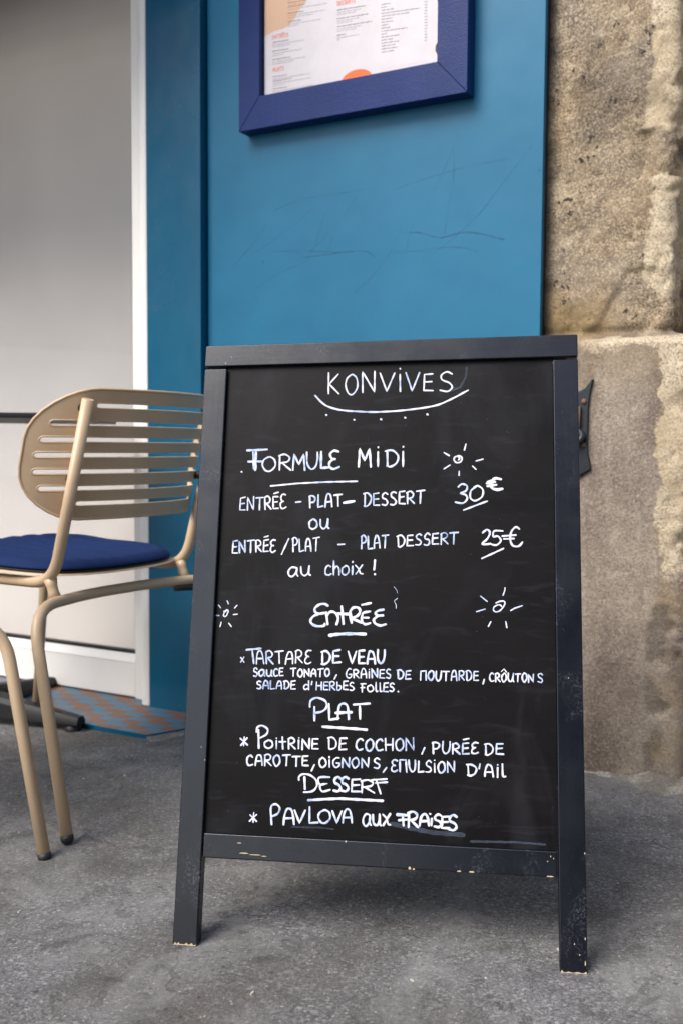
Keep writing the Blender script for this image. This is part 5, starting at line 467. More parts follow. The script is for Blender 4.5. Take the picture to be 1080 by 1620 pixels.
def tube(bm, path, r, n=14, cap=True, mat=0):
    path = [Vector(p) for p in path]
    rs = r if hasattr(r, '__len__') else [r]*len(path)
    rings = []
    t0 = (path[1]-path[0]).normalized()
    u = t0.orthogonal().normalized()
    prev = t0
    for i, p in enumerate(path):
        t = (path[min(i+1, len(path)-1)] - path[max(i-1, 0)]).normalized()
        u = prev.rotation_difference(t) @ u
        u = (u - t*u.dot(t)).normalized()
        prev = t
        w = t.cross(u)
        rings.append([bm.verts.new(p + (u*math.cos(a) + w*math.sin(a))*rs[i]) for a in [2*math.pi*k/n for k in range(n)]])
    for a, b in zip(rings, rings[1:]):
        for k in range(n):
            f = bm.faces.new((a[k], a[(k+1) % n], b[(k+1) % n], b[k])); f.material_index = mat; f.smooth = True
    if cap:
        for ring in (rings[0], rings[-1]):
            f = bm.faces.new(ring); f.material_index = mat

def lathe(bm, prof, origin, axis, n=20, mat=0):
    axis = Vector(axis).normalized(); o = Vector(origin)
    u = axis.orthogonal().normalized(); w = axis.cross(u)
    rings = [[bm.verts.new(o + axis*h + (u*math.cos(a)+w*math.sin(a))*max(r, 1e-5)) for a in [2*math.pi*k/n for k in range(n)]] for r, h in prof]
    for a, b in zip(rings, rings[1:]):
        for k in range(n):
            f = bm.faces.new((a[k], a[(k+1) % n], b[(k+1) % n], b[k])); f.material_index = mat; f.smooth = True
    for ring in (rings[0], rings[-1]):
        f = bm.faces.new(ring); f.material_index = mat

def prism(bm, outline, y0, y1, mat=0):
    """outline of (x, z) extruded from y0 to y1"""
    a = [bm.verts.new((x, y0, z)) for x, z in outline]
    b = [bm.verts.new((x, y1, z)) for x, z in outline]
    bm.faces.new(a).material_index = mat; bm.faces.new(b[::-1]).material_index = mat
    n = len(a)
    for i in range(n):
        bm.faces.new((a[i], b[i], b[(i+1) % n], a[(i+1) % n])).material_index = mat

def ribbon(bm, pts, width, y, dome=.0002, rnd=rng, mat=0, taper=True):
    """a marker stroke on the plane x-z, facing -y, with round ends"""
    P = [Vector((p[0], 0, p[1])) for p in pts]
    Q = [P[0]]
    for p in P[1:]:
        if (p-Q[-1]).length > width*.12: Q.append(p)
    if len(Q) == 1: Q.append(Q[0]+Vector((width*.15, 0, 0)))
    # refine
    F = [Q[0]]
    for a, b in zip(Q, Q[1:]):
        k = max(1, int((b-a).length/.003))
        for j in range(1, k+1): F.append(a.lerp(b, j/k))
    n = len(F)
    left, right, mid = [], [], []
    ph = rnd.uniform(0, 6)
    for i, p in enumerate(F):
        t = F[min(i+1, n-1)]-F[max(i-1, 0)]
        if t.length < 1e-9: t = Vector((1, 0, 0))
        t.normalize()
        s = Vector((-t.z, 0, t.x))
        w = width*.5*(1+.14*math.sin(i*1.1+ph)+rnd.uniform(-.05, .05))
        if i in (0, n-1): w *= .92
        left.append(p+s*w); right.append(p-s*w); mid.append(p)
    def vert(p, d): return bm.verts.new((p.x, y-d, p.z))
    L = [vert(p, 0) for p in left]; Rr = [vert(p, 0) for p in right]; C = [vert(p, dome) for p in mid]
    for i in range(n-1):
        bm.faces.new((L[i], L[i+1], C[i+1], C[i])).material_index = mat
        bm.faces.new((C[i], C[i+1], Rr[i+1], Rr[i])).material_index = mat
    for end, sgn in ((0, -1), (n-1, 1)):                       # round caps
        t = (F[min(end+1, n-1)]-F[max(end-1, 0)])
        t = t.normalized()*sgn if t.length > 1e-9 else Vector((sgn, 0, 0))
        a, b = left[end]-mid[end], right[end]-mid[end]
        ring = [L[end]]
        for k in range(1, 5):
            an = math.pi*k/5
            d = a*math.cos(an) + t*a.length*math.sin(an)
            ring.append(vert(mid[end]+d, 0))
        ring.append(Rr[end])
        for q, r_ in zip(ring, ring[1:]):
            bm.faces.new((C[end], q, r_)).material_index = mat

def fbm(p, sc, oct=4):
    v = Vector(p)*sc; a, s = 1.0, 0.0
    for _ in range(oct):
        s += a*noise.noise(v); v = v*2.03+Vector((7.1, 3.3, 5.7)); a *= .5
    return s

def ground_z(x, y):
    return .1*math.tanh((x-.045)/5)

# facade frame: x runs right along the wall, y runs into the wall, z up
FAC = Matrix.Translation((-.50538, 2.60454, 0)) @ Matrix.Rotation(math.atan2(-.4779, .8784), 4, 'Z')

# ------------------------------------------------------------------ ground
def build_ground():
    bm = bmesh.new()
    def axis(c, near, far):
        a = [c-far, c-60, c-25, c-10, c-6] + [c-near+2*near*i/110 for i in range(111)] + [c+6, c+10, c+25, c+60, c+far]
        return a
    xs, ys = axis(0, 2.6, 250), axis(1.8, 2.2, 250)
    g = []
    for x in xs:
        col = []
        for y in ys:
            z = ground_z(x, y)
            if abs(x) < 2.7 and abs(y-1.8) < 2.3:
                z += .0035*fbm((x, y, 0), 2.2, 3)*min(1, max(0, (2.6-abs(x))*2))
            col.append(bm.verts.new((x, y, z)))
        g.append(col)
    for i in range(len(xs)-1):
        for j in range(len(ys)-1):
            bm.faces.new((g[i][j], g[i+1][j], g[i+1][j+1], g[i][j+1]))
    tag(obj('pavement', bm, M['asphalt'], smooth=True), kind='structure')

def build_litter():
    bm = bmesh.new()
    r = random.Random(4)
    for k in range(110):
        x, y = r.uniform(-.9, 1.0), r.uniform(1.02, 2.2)
        s = r.choice([.0006, .0007, .0009, .0012, .0016, .0022]) * (1.0 if y < 1.5 else 1.3)
        h = s*.5
        c = Vector((x, y, ground_z(x, y)+.0035*fbm((x, y, 0), 2.2, 3)+h*.6))
        a = r.uniform(0, 3.14); el_ = r.uniform(1, 2.6)
        vs = []
        for i in range(6):
            an = a+i*math.pi/3
            q = Vector((math.cos(i*math.pi/3)*el_*s, math.sin(i*math.pi/3)*s, 0))*r.uniform(.7, 1.2)
            q = Matrix.Rotation(a, 3, 'Z') @ q
            vs.append((bm.verts.new(c+q-Vector((0, 0, h))), bm.verts.new(c+q*.7+Vector((0, 0, h)))))
        bm.faces.new([v[1] for v in vs])
        for i in range(6):
            p, q = vs[i], vs[(i+1) % 6]
            bm.faces.new((p[0], q[0], q[1], p[1]))
    tag(obj('grit', bm, M['crumb']), 'pale grit and crumbs scattered over the grey asphalt', 'grit', kind='stuff')

# ------------------------------------------------------------------ shopfront
def build_shopfront():
    t = empty('shopfront', 'blue painted shopfront with a pilaster and a scratched panel behind the chalkboard', 'shopfront', FAC)
    bm = bmesh.new(); box(bm, 0, .1712, 0, .16, -.03, 2.7)
    obj('pilaster', bm, M['pil'], t, bevel=.002, label='darker glossy blue pilaster beside the white door post')
    for pts, w in (([(.062, 1.535), (.070, 1.528), (.080, 1.529), (.084, 1.54), (.083, 1.551)], .006), ([(.012, 1.046), (.03, 1.043), (.045, 1.043)], .004), ([(.052, .83), (.055, .815), (.055, .80)], .003)):
        bm = bmesh.new(); ribbon(bm, pts, w, -.0003, 0, random.Random(1))
        obj('scuff', bm, M['faint'], t)
    bm = bmesh.new(); box(bm, .1745, 1.0362, .026, .0418, .02, 2.7)
    p = obj('wall_panel', bm, M['blue'], t, bevel=.0012, label='scratched teal blue panel that carries the menu frame')
    bm = bmesh.new()
    for k, (w, pts) in enumerate(SCRATCHES):
        ribbon(bm, pts, w*.00010, .0258-.00002*k, 0, random.Random(k))
    obj('scratch_marks', bm, M['scratch'], p)
    bm = bmesh.new(); box(bm, .1716, 1.0355, .0422, .16, .0, 2.7)
    obj('backing_board', bm, M['gasket'], t)
    bm = bmesh.new()                                           # unseen storeys above and side walls; they also block the sky
    box(bm, -3.2, 1.05, .02, .6, 2.72, 9)
    box(bm, -3.2, -1.62, .05, .3, -.03, 2.7)
    box(bm, 1.051, 6, .03, .6, 2.73, 9)
    box(bm, 1.38, 6, .45, .6, -.1, 2.727)
    obj('upper_wall', bm, M['facade'], t)
    bm = bmesh.new()
    prism(bm, [(0, 2.45), (0, 2.53), (-.70, 2.30), (-.70, 2.12), (-.685, 2.12), (-.685, 2.28)], -2.4, .12)
    bmesh.ops.transform(bm, matrix=Matrix(((0, 1, 0, 0), (1, 0, 0, 0), (0, 0, 1, 0), (0, 0, 0, 1))), verts=bm.verts)
    obj('unseen_awning', bm, M['gasket'], t)  # out of view, added to shade the door top, pilaster and upper panel

def build_street():
    bm = bmesh.new()
    box(bm, -6.2, 40, -23, -22, -.6, 15)  # unseen house opposite, sized and placed for the dark reflections it gives
    for k in range(9):
        for q in range(4):
            x = -2+k*3.0; z = .4+q*3.1
            box(bm, x, x+1.2, -21.99, -21.95, z, z+2.0, 1)
    o = obj('unseen_opposite_facade', bm, [M['plaster'], M['table']]); tag(o, kind='structure')
    bm = bmesh.new()
    box(bm, -26, -24, -9, 6, 3.2, 14)  # unseen house at the street end, added for its dark and pale reflections
    box(bm, -25.8, -24.2, -9, 6, -.6, 3.2, 1)
    o = obj('unseen_street_end', bm, [M['plaster'], M['white']]); tag(o, kind='structure')

def build_room():
    mw = FAC
    bm = bmesh.new()
    box(bm, -3.2, .05, .44, .52, -.02, 2.45)
    w = obj('room_wall', bm, M['room'], mw=mw)
    tag(w, 'plain white inner wall seen through the glass door', 'wall')
    bm = bmesh.new(); box(bm, -.250, -.192, .42, .44, .145, .30)
    obj('socket_plate', bm, M['white'], w, bevel=.004)
    bm = bmesh.new(); box(bm, -3.2, -.004, .1, .4395, -.04, .001)
    o = obj('room_floor', bm, M['floor'], mw=mw); tag(o, kind='structure')
    bm = bmesh.new(); box(bm, -3.2, -.004, .1, .4395, 2.45, 2.5)
    o = obj('room_ceiling', bm, M['room'], mw=mw); tag(o, kind='structure')

def build_door():
    t = empty('glass_door', 'white framed glass door left of the blue pilaster', 'door', FAC)
    bm = bmesh.new(); box(bm, -.0865, -.034, .0443, .09, .0, 2.2)
    obj('stile', bm, M['white'], t, bevel=.003)
    bm = bmesh.new(); box(bm, -1.6, -1.53, .0443, .09, .0, 2.2)
    obj('stile', bm, M['white'], t, bevel=.003)
    bm = bmesh.new(); box(bm, -1.5295, -.0868, .046, .088, .004, .1)
    obj('bottom_rail', bm, M['white'], t, bevel=.003)
    bm = bmesh.new(); box(bm, -1.5295, -.0868, .046, .088, 2.03, 2.2)
    obj('top_rail', bm, M['white'], t, bevel=.003)
    bm = bmesh.new()
    prism(bm, [(.044, .1), (.058, .121), (.085, .121), (.085, .1)], -1.5295, -.0868)
    bmesh.ops.transform(bm, matrix=Matrix(((0, 1, 0, 0), (1, 0, 0, 0), (0, 0, 1, 0), (0, 0, 0, 1))), verts=bm.verts)
    obj('glazing_bead', bm, M['white'], t)
    bm = bmesh.new(); box(bm, -1.5295, -.0868, .058, .074, .1212, .1305)
    obj('gasket', bm, M['gasket'], t)
    bm = bmesh.new(); box(bm, -1.5295, -.0868, .063, .068, .1306, 2.0295)
    obj('glass_pane', bm, M['glass'], t)
    bm = bmesh.new()
    prof = [(-.0335, .06), (-.0335, .018), (-.031, .007), (-.024, .001), (-.016, -.001), (-.006, -.0005), (-.0012, .002), (-.0012, .06)]
    a = [bm.verts.new((x, y, .002)) for x, y in prof]; b = [bm.verts.new((x, y, 2.3)) for x, y in prof]
    bm.faces.new(a); bm.faces.new(b)
    for i in range(len(a)): bm.faces.new((a[i], a[(i+1) % len(a)], b[(i+1) % len(a)], b[i]))
    obj('door_post', bm, M['white'], t, bevel=.001)

def build_threshold():
    bm = bmesh.new()
    top = [(-1.3, -.207), (.162, -.207), (.262, -.005), (.262, .06), (-1.3, .06)]
    b0 = [bm.verts.new((x, y, -.03)) for x, y in top]; b1 = [bm.verts.new((x, y, .0)) for x, y in top]
    f = bm.faces.new(b1)
    bm.faces.new(b0)
    for i in range(5):
        q = bm.faces.new((b0[i], b0[(i+1) % 5], b1[(i+1) % 5], b1[i]))
        q.material_index = 1
    t = obj('threshold', bm, [M['tile'], M['pil']], mw=FAC)
    tag(t, 'blue and rust patterned tile step under the glass door', 'threshold')
    bm = bmesh.new()
    pts = [(.1625, -.2075, -.004), (.2625, -.006, -.004), (.36, -.03, -.012), (.30, -.17, -.013), (.21, -.235, -.0135)]
    vs = [bm.verts.new(p) for p in pts]; lo = [bm.verts.new((p[0], p[1], -.04)) for p in pts]
    bm.faces.new(vs)
    for i in range(5): bm.faces.new((vs[i], vs[(i+1) % 5], lo[(i+1) % 5], lo[i]))
    obj('mortar_ramp', bm, M['mortar'], t)

def build_menu():
    t = empty('menu_frame', 'navy wooden menu frame hung on the teal panel above the chalkboard', 'menu frame',
              FAC @ Matrix.Translation((0, 0, 0)))
    x0, x1, z0, z1 = .2965, .8805, 1.4457, 2.02
    i0, i1, j0, j1 = .3555, .8098, 1.5218, 1.945
    yf, yb = -.0152, .0255
    def member(pts_out, pts_in):
        bm = bmesh.new()
        q = [pts_out[0], pts_out[1], pts_in[1], pts_in[0]]
        a = [bm.verts.new((x, yf, z)) for x, z in q]; b = [bm.verts.new((x, yb, z)) for x, z in q]
        bm.faces.new(a); bm.faces.new(b)
        for i in range(4): bm.faces.new((a[i], a[(i+1) % 4], b[(i+1) % 4], b[i]))
        obj('frame_rail', bm, M['navy'], t, bevel=.0016)
    O_ = [(x0, z0), (x1, z0), (x1, z1), (x0, z1)]; I_ = [(i0, j0), (i1, j0), (i1, j1), (i0, j1)]
    for k in range(4): member((O_[k], O_[(k+1) % 4]), (I_[k], I_[(k+1) % 4]))
    bm = bmesh.new(); box(bm, i0-.008, i1+.008, .004, .008, j0-.008, j1+.008)
    obj('backing', bm, M['green'], t)
    yp = .002
    bm = bmesh.new()
    edge = [(.7985, 1.515), (.8005, 1.5224), (.8045, 1.532), (.8035, 1.542), (.7985, 1.552), (.799, 1.561), (.804, 1.570), (.806, 1.58), (.806, 1.64), (.803, 1.65), (.802, 1.662), (.807, 1.68), (.807, 1.94)]
    prism(bm, [(i0+.004, 1.94), (i0+.004, 1.515)] + edge, yp, yp+.0006)
    p = obj('paper_menu', bm, M['paper'], t)
    bm = bmesh.new(); pk = .0004
    prism(bm, [(.3597, 1.93), (.3597, 1.664), (.3677, 1.6665), (.386, 1.6716), (.41, 1.672), (.4275, 1.6774), (.440, 1.688), (.4505, 1.7019), (.462, 1.713), (.4757, 1.7243), (.484, 1.75), (.482, 1.93)], yp-.0002, yp)
    obj('printed_shape', bm, M['peach'], p, label='peach coloured curved shape')
    bm = bmesh.new()
    prism(bm, [(.56, 1.516)]+[(.6065+.041*math.cos(a), 1.519+.0262*math.sin(a)) for a in [math.pi-math.pi*k/16 for k in range(17)]]+[(.65, 1.516)], yp-.0002, yp)
    obj('printed_shape', bm, M['orange'], p, label='orange dome shape')
    bm = bmesh.new()
    for k, h, xa, za, xb, zb in PRINT_LINES:
        hh = h*.00015
        zz = (za+zb)/2; xm, xe = min(xa, xb), max(xa, xb)
        n = max(1, int((xe-xm)/.0016))
        for q in range(n):                                      # letter-sized marks with hairline gaps
            a0 = xm+(xe-xm)*q/n; a1 = a0+(xe-xm)/n*.8
            up = hh*rng.uniform(.75, 1.15)
            vs = [bm.verts.new((x, yp-.0004, z)) for x, z in ((a0, zz), (a1, zz), (a1, zz+up), (a0, zz+up))]
            bm.faces.new(vs).material_index = k
    obj('printed_text', bm, [M['ink'], M['grey'], M['pink']], p, label='columns of small printed text')
    for a, b in ((.0, 1.565), (1.565, 1.69), (1.69, 9)):
        bm = bmesh.new()
        for k, pts in enumerate(PRINT_HEADINGS):
            if a <= pts[0][1] < b: ribbon(bm, pts, .0011, yp-.0004-.00001*k, 0)
        obj('printed_heading', bm, M['orange'], p, label='orange section heading')

# ------------------------------------------------------------------ stone pier
def sstep(a, b, x):
    t = min(1, max(0, (x-a)/(b-a))); return t*t*(3-2*t)

def build_pier():
    X0, X1 = 1.0, 1.306
    step = .0052
    nz = int(2.75/step)
    # perimeter parameter: along the front to the arris, round it, then along the return
    def plan(u, prot, rc, X1):
        # returns x, y, nx, ny ; prot = how far the face stands forward of y=.058
        yf = .058-prot
        Lf = X1-rc-X0
        if u < Lf: return X0+u, yf, 0, -1
        u2 = u-Lf; La = rc*math.pi/2
        if u2 < La:
            a = u2/rc
            return X1-rc+rc*math.sin(a), yf+rc-rc*math.cos(a), math.sin(a), -math.cos(a)
        return X1, yf+rc+(u2-La), 1, 0
    U = []
    u = 0
    while u < .36: U.append(u); u += step
    while u < .75: U.append(u); u += step*3
    bm = bmesh.new()
    lay = None
    rows, cols = [], []
    zb = lambda i: -.03+i*step
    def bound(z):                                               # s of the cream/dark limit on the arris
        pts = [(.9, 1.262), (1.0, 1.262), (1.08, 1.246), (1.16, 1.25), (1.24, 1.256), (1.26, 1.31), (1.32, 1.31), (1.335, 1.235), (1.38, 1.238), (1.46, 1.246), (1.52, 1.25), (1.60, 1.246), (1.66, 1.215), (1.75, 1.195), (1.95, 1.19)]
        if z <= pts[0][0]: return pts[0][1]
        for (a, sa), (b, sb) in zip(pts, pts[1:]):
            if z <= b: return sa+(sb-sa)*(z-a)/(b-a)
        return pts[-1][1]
    data = []
    for i in range(nz+1):
        z = zb(i)
        row = []
        jn = .918+.006*noise.noise(Vector((z*3, 1.7, 0)))
        for u in U:
            low = 1-sstep(jn-.012, jn+.022, z+.006*noise.noise(Vector((u*18, z*9, 2))))
            low = low*1.0
            prot = .042*low
            rc = .03
            XE = X1+.05*low
            x, y, nx, ny = plan(u, prot, rc, XE)
            P = Vector((x, y, z))
            d = .005*fbm((x*1.0, y, z), 9, 4)+.0022*fbm((x, y, z), 45, 3)
            if low > .5: d = .0018*fbm((x, y, z), 11, 4)+.0008*fbm((x, y, z), 60, 3)
            # joint between the two blocks: hollow and ragged just above the plinth
            jz = z-(.933+.012*noise.noise(Vector((u*14, 0, 3))))
            joint = math.exp(-(jz/.014)**2)
            rag = max(0, .6+noise.noise(Vector((x*22, z*30, 9))))
            d -= joint*.014*rag
            # spalled corner
            ar = sstep(1.215+.06*low, 1.30+.05*low, x)*(1 if y < .2 else 0)
            chip = max(0, fbm((x, y, z), 13, 4)-.02)
            d -= ar*.02*chip
            if 1.24 < z < 1.335 and x > 1.2: d -= .014*sstep(1.2, 1.27, x)*max(0, .4+fbm((x, y, z), 20, 3))
            # wedge-shaped break low in the upper block
            brk = 0
            cz = .945+.13*sstep(1.10, 1.23, x)**1.4+.02*noise.noise(Vector((x*16, 2, 0)))
            if z < 1.06 and x > 1.12 and low < .5:
                e = (cz+.012*noise.noise(Vector((x*40, 0, 0))))-z
                if e > 0: d -= .006*sstep(0, .02, e)
                brk = math.exp(-(e/.003)**2)*max(0, .35+.9*noise.noise(Vector((x*30, z*30, 4))))
            P += Vector((nx, ny, 0))*d
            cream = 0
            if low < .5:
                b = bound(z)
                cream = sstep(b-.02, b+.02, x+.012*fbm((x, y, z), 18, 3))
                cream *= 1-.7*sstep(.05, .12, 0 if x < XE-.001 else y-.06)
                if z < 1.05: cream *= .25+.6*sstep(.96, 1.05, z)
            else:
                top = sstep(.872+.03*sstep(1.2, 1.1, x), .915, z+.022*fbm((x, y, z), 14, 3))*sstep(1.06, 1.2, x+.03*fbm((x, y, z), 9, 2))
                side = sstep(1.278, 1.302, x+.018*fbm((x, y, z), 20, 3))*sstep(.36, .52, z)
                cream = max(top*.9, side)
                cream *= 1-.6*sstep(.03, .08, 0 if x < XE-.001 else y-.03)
            och = 0
            if low < .5:
                och = .8*sstep(1.06, .98, z+.05*fbm((x, y, z), 9, 3))*sstep(1.22, 1.14, x+.03*fbm((x, y, z), 14, 3)) + .5*max(0, fbm((x+4, y, z), 5, 3))
            else:
                och = .35*sstep(.75, .9, z) + .6*sstep(1.275, 1.295, x)*max(0, .3+fbm((x, y, z), 12, 3))
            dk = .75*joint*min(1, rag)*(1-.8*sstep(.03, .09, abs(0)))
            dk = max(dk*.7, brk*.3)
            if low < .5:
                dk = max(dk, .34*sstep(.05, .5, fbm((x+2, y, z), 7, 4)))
                dk = max(dk, .8*sstep(1.07, 1.035, x+.012*fbm((x, y, z), 20, 3)))  # shadow beside the blue panel painted into the left edge, along with dirt
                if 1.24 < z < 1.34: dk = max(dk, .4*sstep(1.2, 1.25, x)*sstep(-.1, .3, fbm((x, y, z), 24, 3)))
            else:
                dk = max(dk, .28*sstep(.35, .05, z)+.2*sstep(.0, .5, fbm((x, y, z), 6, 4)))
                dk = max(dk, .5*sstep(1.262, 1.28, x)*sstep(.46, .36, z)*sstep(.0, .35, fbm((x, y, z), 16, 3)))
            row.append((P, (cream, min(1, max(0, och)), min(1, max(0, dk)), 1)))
        data.append(row)
    vs = [[bm.verts.new(p) for p, _ in row] for row in data]
    cl = {}
    for r_, row in zip(vs, data):
        for v, (_, c) in zip(r_, row): cl[v] = c
    for i in range(nz):
        for j in range(len(U)-1):
            bm.faces.new((vs[i][j], vs[i][j+1], vs[i+1][j+1], vs[i+1][j]))
    # close the block behind so that it is solid
    top = [vs[-1][j] for j in range(len(U))]
    bk = [bm.verts.new((X0, .75, zb(k))) for k in (0, nz)]
    for v in bk: cl[v] = (0, 0, .3, 1)
    bm.faces.new([r_[0] for r_ in vs] + [bk[1], bk[0]])
    bm.faces.new(top[::-1] + [bk[1]])
    bm.faces.new([r_[-1] for r_ in vs][::-1] + [bk[0], bk[1]])
    bm.faces.new([vs[0][j] for j in range(len(U))] + [bk[0]])
    lay = bm.loops.layers.float_color.new('wear_and_shade')
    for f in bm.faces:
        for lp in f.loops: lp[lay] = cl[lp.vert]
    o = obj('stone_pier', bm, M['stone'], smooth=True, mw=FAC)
    tag(o, 'weathered limestone pier with a pale chipped corner right of the blue panel', 'stone pier')
    # rough mortar fillet along the foot
    bm = bmesh.new()
    n = 60
    rings = []
    for i in range(n+1):
        x = 1.02+.42*i/n
        wv = .035+.035*max(0, fbm((x, 0, 0), 16, 3)+.35)+.05*sstep(1.22, 1.3, x)
        hv = .010+.008*max(0, fbm((x, 5, 0), 22, 3))+.010*sstep(1.24, 1.3, x)
        yb_ = .024 if x < 1.33 else .024+(x-1.33)*.9
        base = FAC @ Vector((x, 0, 0))
        gz = ground_z(base.x, base.y)
        ring = []
        for k in range(9):
            t = k/8
            y = yb_-wv*t+.01
            z = gz-.004+hv*(1-t)**1.3*(1+.5*noise.noise(Vector((x*60, t*6, 0))))+.004*(1-t)+.004*fbm((x, t*.08, 3), 40, 3)*(1-t)
            ring.append(bm.verts.new((x, y, z)))
        rings.append(ring)
    for a, b in zip(rings, rings[1:]):
        for k in range(8): bm.faces.new((a[k], a[k+1], b[k+1], b[k]))
    obj('mortar_fillet', bm, M['mortar'], o, smooth=True)

def build_bracket():
    t = empty('shutter_bracket', 'teal painted iron shutter bracket screwed to the stone pier', 'bracket', FAC @ Matrix.Translation((1.1275, .014, .74)))
    bm = bmesh.new()
    half = [(.000, -.108), (.0265, -.092), (.0275, -.088), (.021, -.060), (.0195, -.03), (.0195, .03), (.022, .062), (.0285, .094), (.0255, .093), (.012, .075), (.002, .068)]
    out = half + [(-x, z) for x, z in half[::-1] if x > .003]
    prism(bm, [(-a, b) for a, b in out][::-1], -.006, .004)
    obj('plate', bm, M['bracket'], t, bevel=.0015)
    for z in (.048, -.012+-.03):
        bm = bmesh.new(); lathe(bm, [(.006, 0), (.0055, .002), (.003, .0036), (.0001, .004)], (.011, -.006, z), (0, -1, 0), 12)
        obj('screw_head', bm, M['rust'], t)
    bm = bmesh.new()
    tube(bm, [(.001, -.012, .038), (.001, -.012, -.03)], .0048, 12)
    obj('pivot_pin', bm, M['rust'], t)
    bm = bmesh.new()
    tube(bm, fillet([(-.02, -.012, -.012), (.006, -.012, -.014), (.012, -.014, -.024), (.006, -.018, -.034), (-.02, -.02, -.036)], .006), .0065, 10)
    obj('hook', bm, M['bracket'], t)

# ------------------------------------------------------------------ chalkboard
def build_board():
    mw = Matrix(((0.98586567, 0.16601066, 0.02256849, .04575), (-0.16637973, 0.9543177, 0.24818444, 1.304361),
                 (0.01966376, -0.24843146, 0.96844987, 0), (0, 0, 0, 1)))
    t = empty('chalkboard_stand', 'black wooden pavement chalkboard with a handwritten white menu', 'chalkboard', mw)
    D = .021
    for s in (-1, 1):
        bm = bmesh.new()
        x0, x1 = sorted((s*.2826, s*.2468)); zb = -.0005
        box(bm, x0, x1, 0, D, zb, .8425)
        obj('side_rail', bm, M['black'], t, bevel=.0018)
    bm = bmesh.new(); box(bm, -.2826, .2826, -.0005, D, .8462, .8805)
    obj('top_rail', bm, M['blackh'], t, bevel=.0018)
    bm = bmesh.new(); box(bm, -.2455, .2455, .0006, D-.001, .118, .1516)
    obj('bottom_rail', bm, M['blackh'], t, bevel=.0018)
    bm = bmesh.new(); box(bm, -.2464, .2464, .0075, .0125, .1518, .846)
    sl = obj('slate_panel', bm, M['slate'], t)
    for li, (lab, data) in enumerate(LETTERING):
        bm = bmesh.new()
        r = random.Random(li)
        for k, st in enumerate(data.split(';')):
            f = st.split(' ')
            pts = [tuple(int(c)*1e-4 for c in q.split(',')) for q in f[1:]]
            ribbon(bm, pts, int(f[0])*.84e-4, .0073-.00001*(k % 20), .00015, r)
        obj('chalk_lettering', bm, M['chalk'], sl, label='white handwriting, '+lab)
    def sm(pts, w, y):
        bm = bmesh.new(); ribbon(bm, [(a*1e-3, b*1e-3) for a, b in pts], w, y, 0, random.Random(2))
        obj('chalk_smudge', bm, M['faint'], sl)
    sm([(95, 800), (112, 806), (120, 822), (121, 836)], .0035, .00735)
    sm([(22, 176), (50, 171), (80, 167), (120, 166)], .006, .00736)
    sm([(-120, 165), (-80, 166), (-60, 165)], .002, .00737)
    sm([(130, 158), (190, 160), (230, 159)], .003, .00738)
    # bare-wood wear on the feet and along the lower edges, each patch its own piece
    r = random.Random(8)
    def chip(polys):
        bm = bmesh.new()
        for q, y0, y1 in polys: prism(bm, q, y0, y1)
        obj('paint_chip', bm, M['wood'], t)
    for s in (-1, 1):
        x = min(s*.2826, s*.2468)
        xe = x+.0358
        a = x+.0012
        q, up = [(a, .0002)], []
        while a < xe-.0014:
            a = min(a+r.uniform(.0012, .004), xe-.0012)
            up.append((a, .0002+r.choice([.0006, .0008, .001, .0012, .002, .0035])))
        chip([([(x+.0012, .0002)]+[(xe-.0012, .0002)]+up[::-1], -.0004, .0002)])
    for (x, z, w, h) in [(-.192, .1268, .014, .0012), (-.178, .1255, .018, .0009), (-.16, .1243, .008, .0008), (-.196, .1402, .007, .001), (.046, .1188, .004, .003), (.052, .1182, .003, .002), (.112, .119, .006, .0014), (.128, .119, .008, .0016), (.231, .1190, .010, .0012), (.236, .1445, .0015, .0015), (.240, .142, .0012, .0014), (.232, .138, .0013, .0013),
                         (.2805, .1505, .0016, .0022), (.2655, .036, .0014, .0018), (.2795, .043, .0014, .003), (.272, .023, .0016, .0016), (.279, .012, .0016, .005), (-.2795, .8705, .003, .001), (.268, .8715, .0014, .0012), (.2605, .8745, .0012, .001), (-.271, .866, .0012, .0012), (-.256, .27, .0012, .0014), (-.250, .252, .0016, .0012)]:
        chip([([(x, z), (x+w*.5, z-h*.3), (x+w, z+h*.1), (x+w*.7, z+h), (x+w*.2, z+h*.8)], -.0003, .0008)])
    # rear frame leaning the other way, hinged under the top rail
    back = Matrix.Translation((0, D+.003, .846)) @ Matrix.Rotation(2*math.asin(.2484)+.02, 4, 'X')
    def backpart(name, x0, x1, y0, y1, z0, z1, m):
        bm = bmesh.new(); box(bm, x0, x1, y0, y1, z0, z1)
        bmesh.ops.transform(bm, matrix=back, verts=bm.verts)
        obj(name, bm, M[m], t, bevel=.0018)
    for s in (-1, 1):
        x0, x1 = sorted((s*.268, s*.232)); backpart('rear_rail', x0, x1, 0, D, -.855, -.01, 'black')
    backpart('rear_crosspiece', -.2315, .2315, 0, D, -.735, -.70, 'black')
    backpart('rear_crosspiece', -.2315, .2315, 0, D, -.045, -.01, 'black')
    backpart('rear_slate', -.2316, .2316, .008, .013, -.6998, -.0452, 'slate')
    for s in (-1, 1):
        bm = bmesh.new(); tube(bm, [(s*.20, D+.0015, .842), (s*.245, D+.0015, .842)], .004, 10)
        obj('hinge', bm, M['rust'], t)

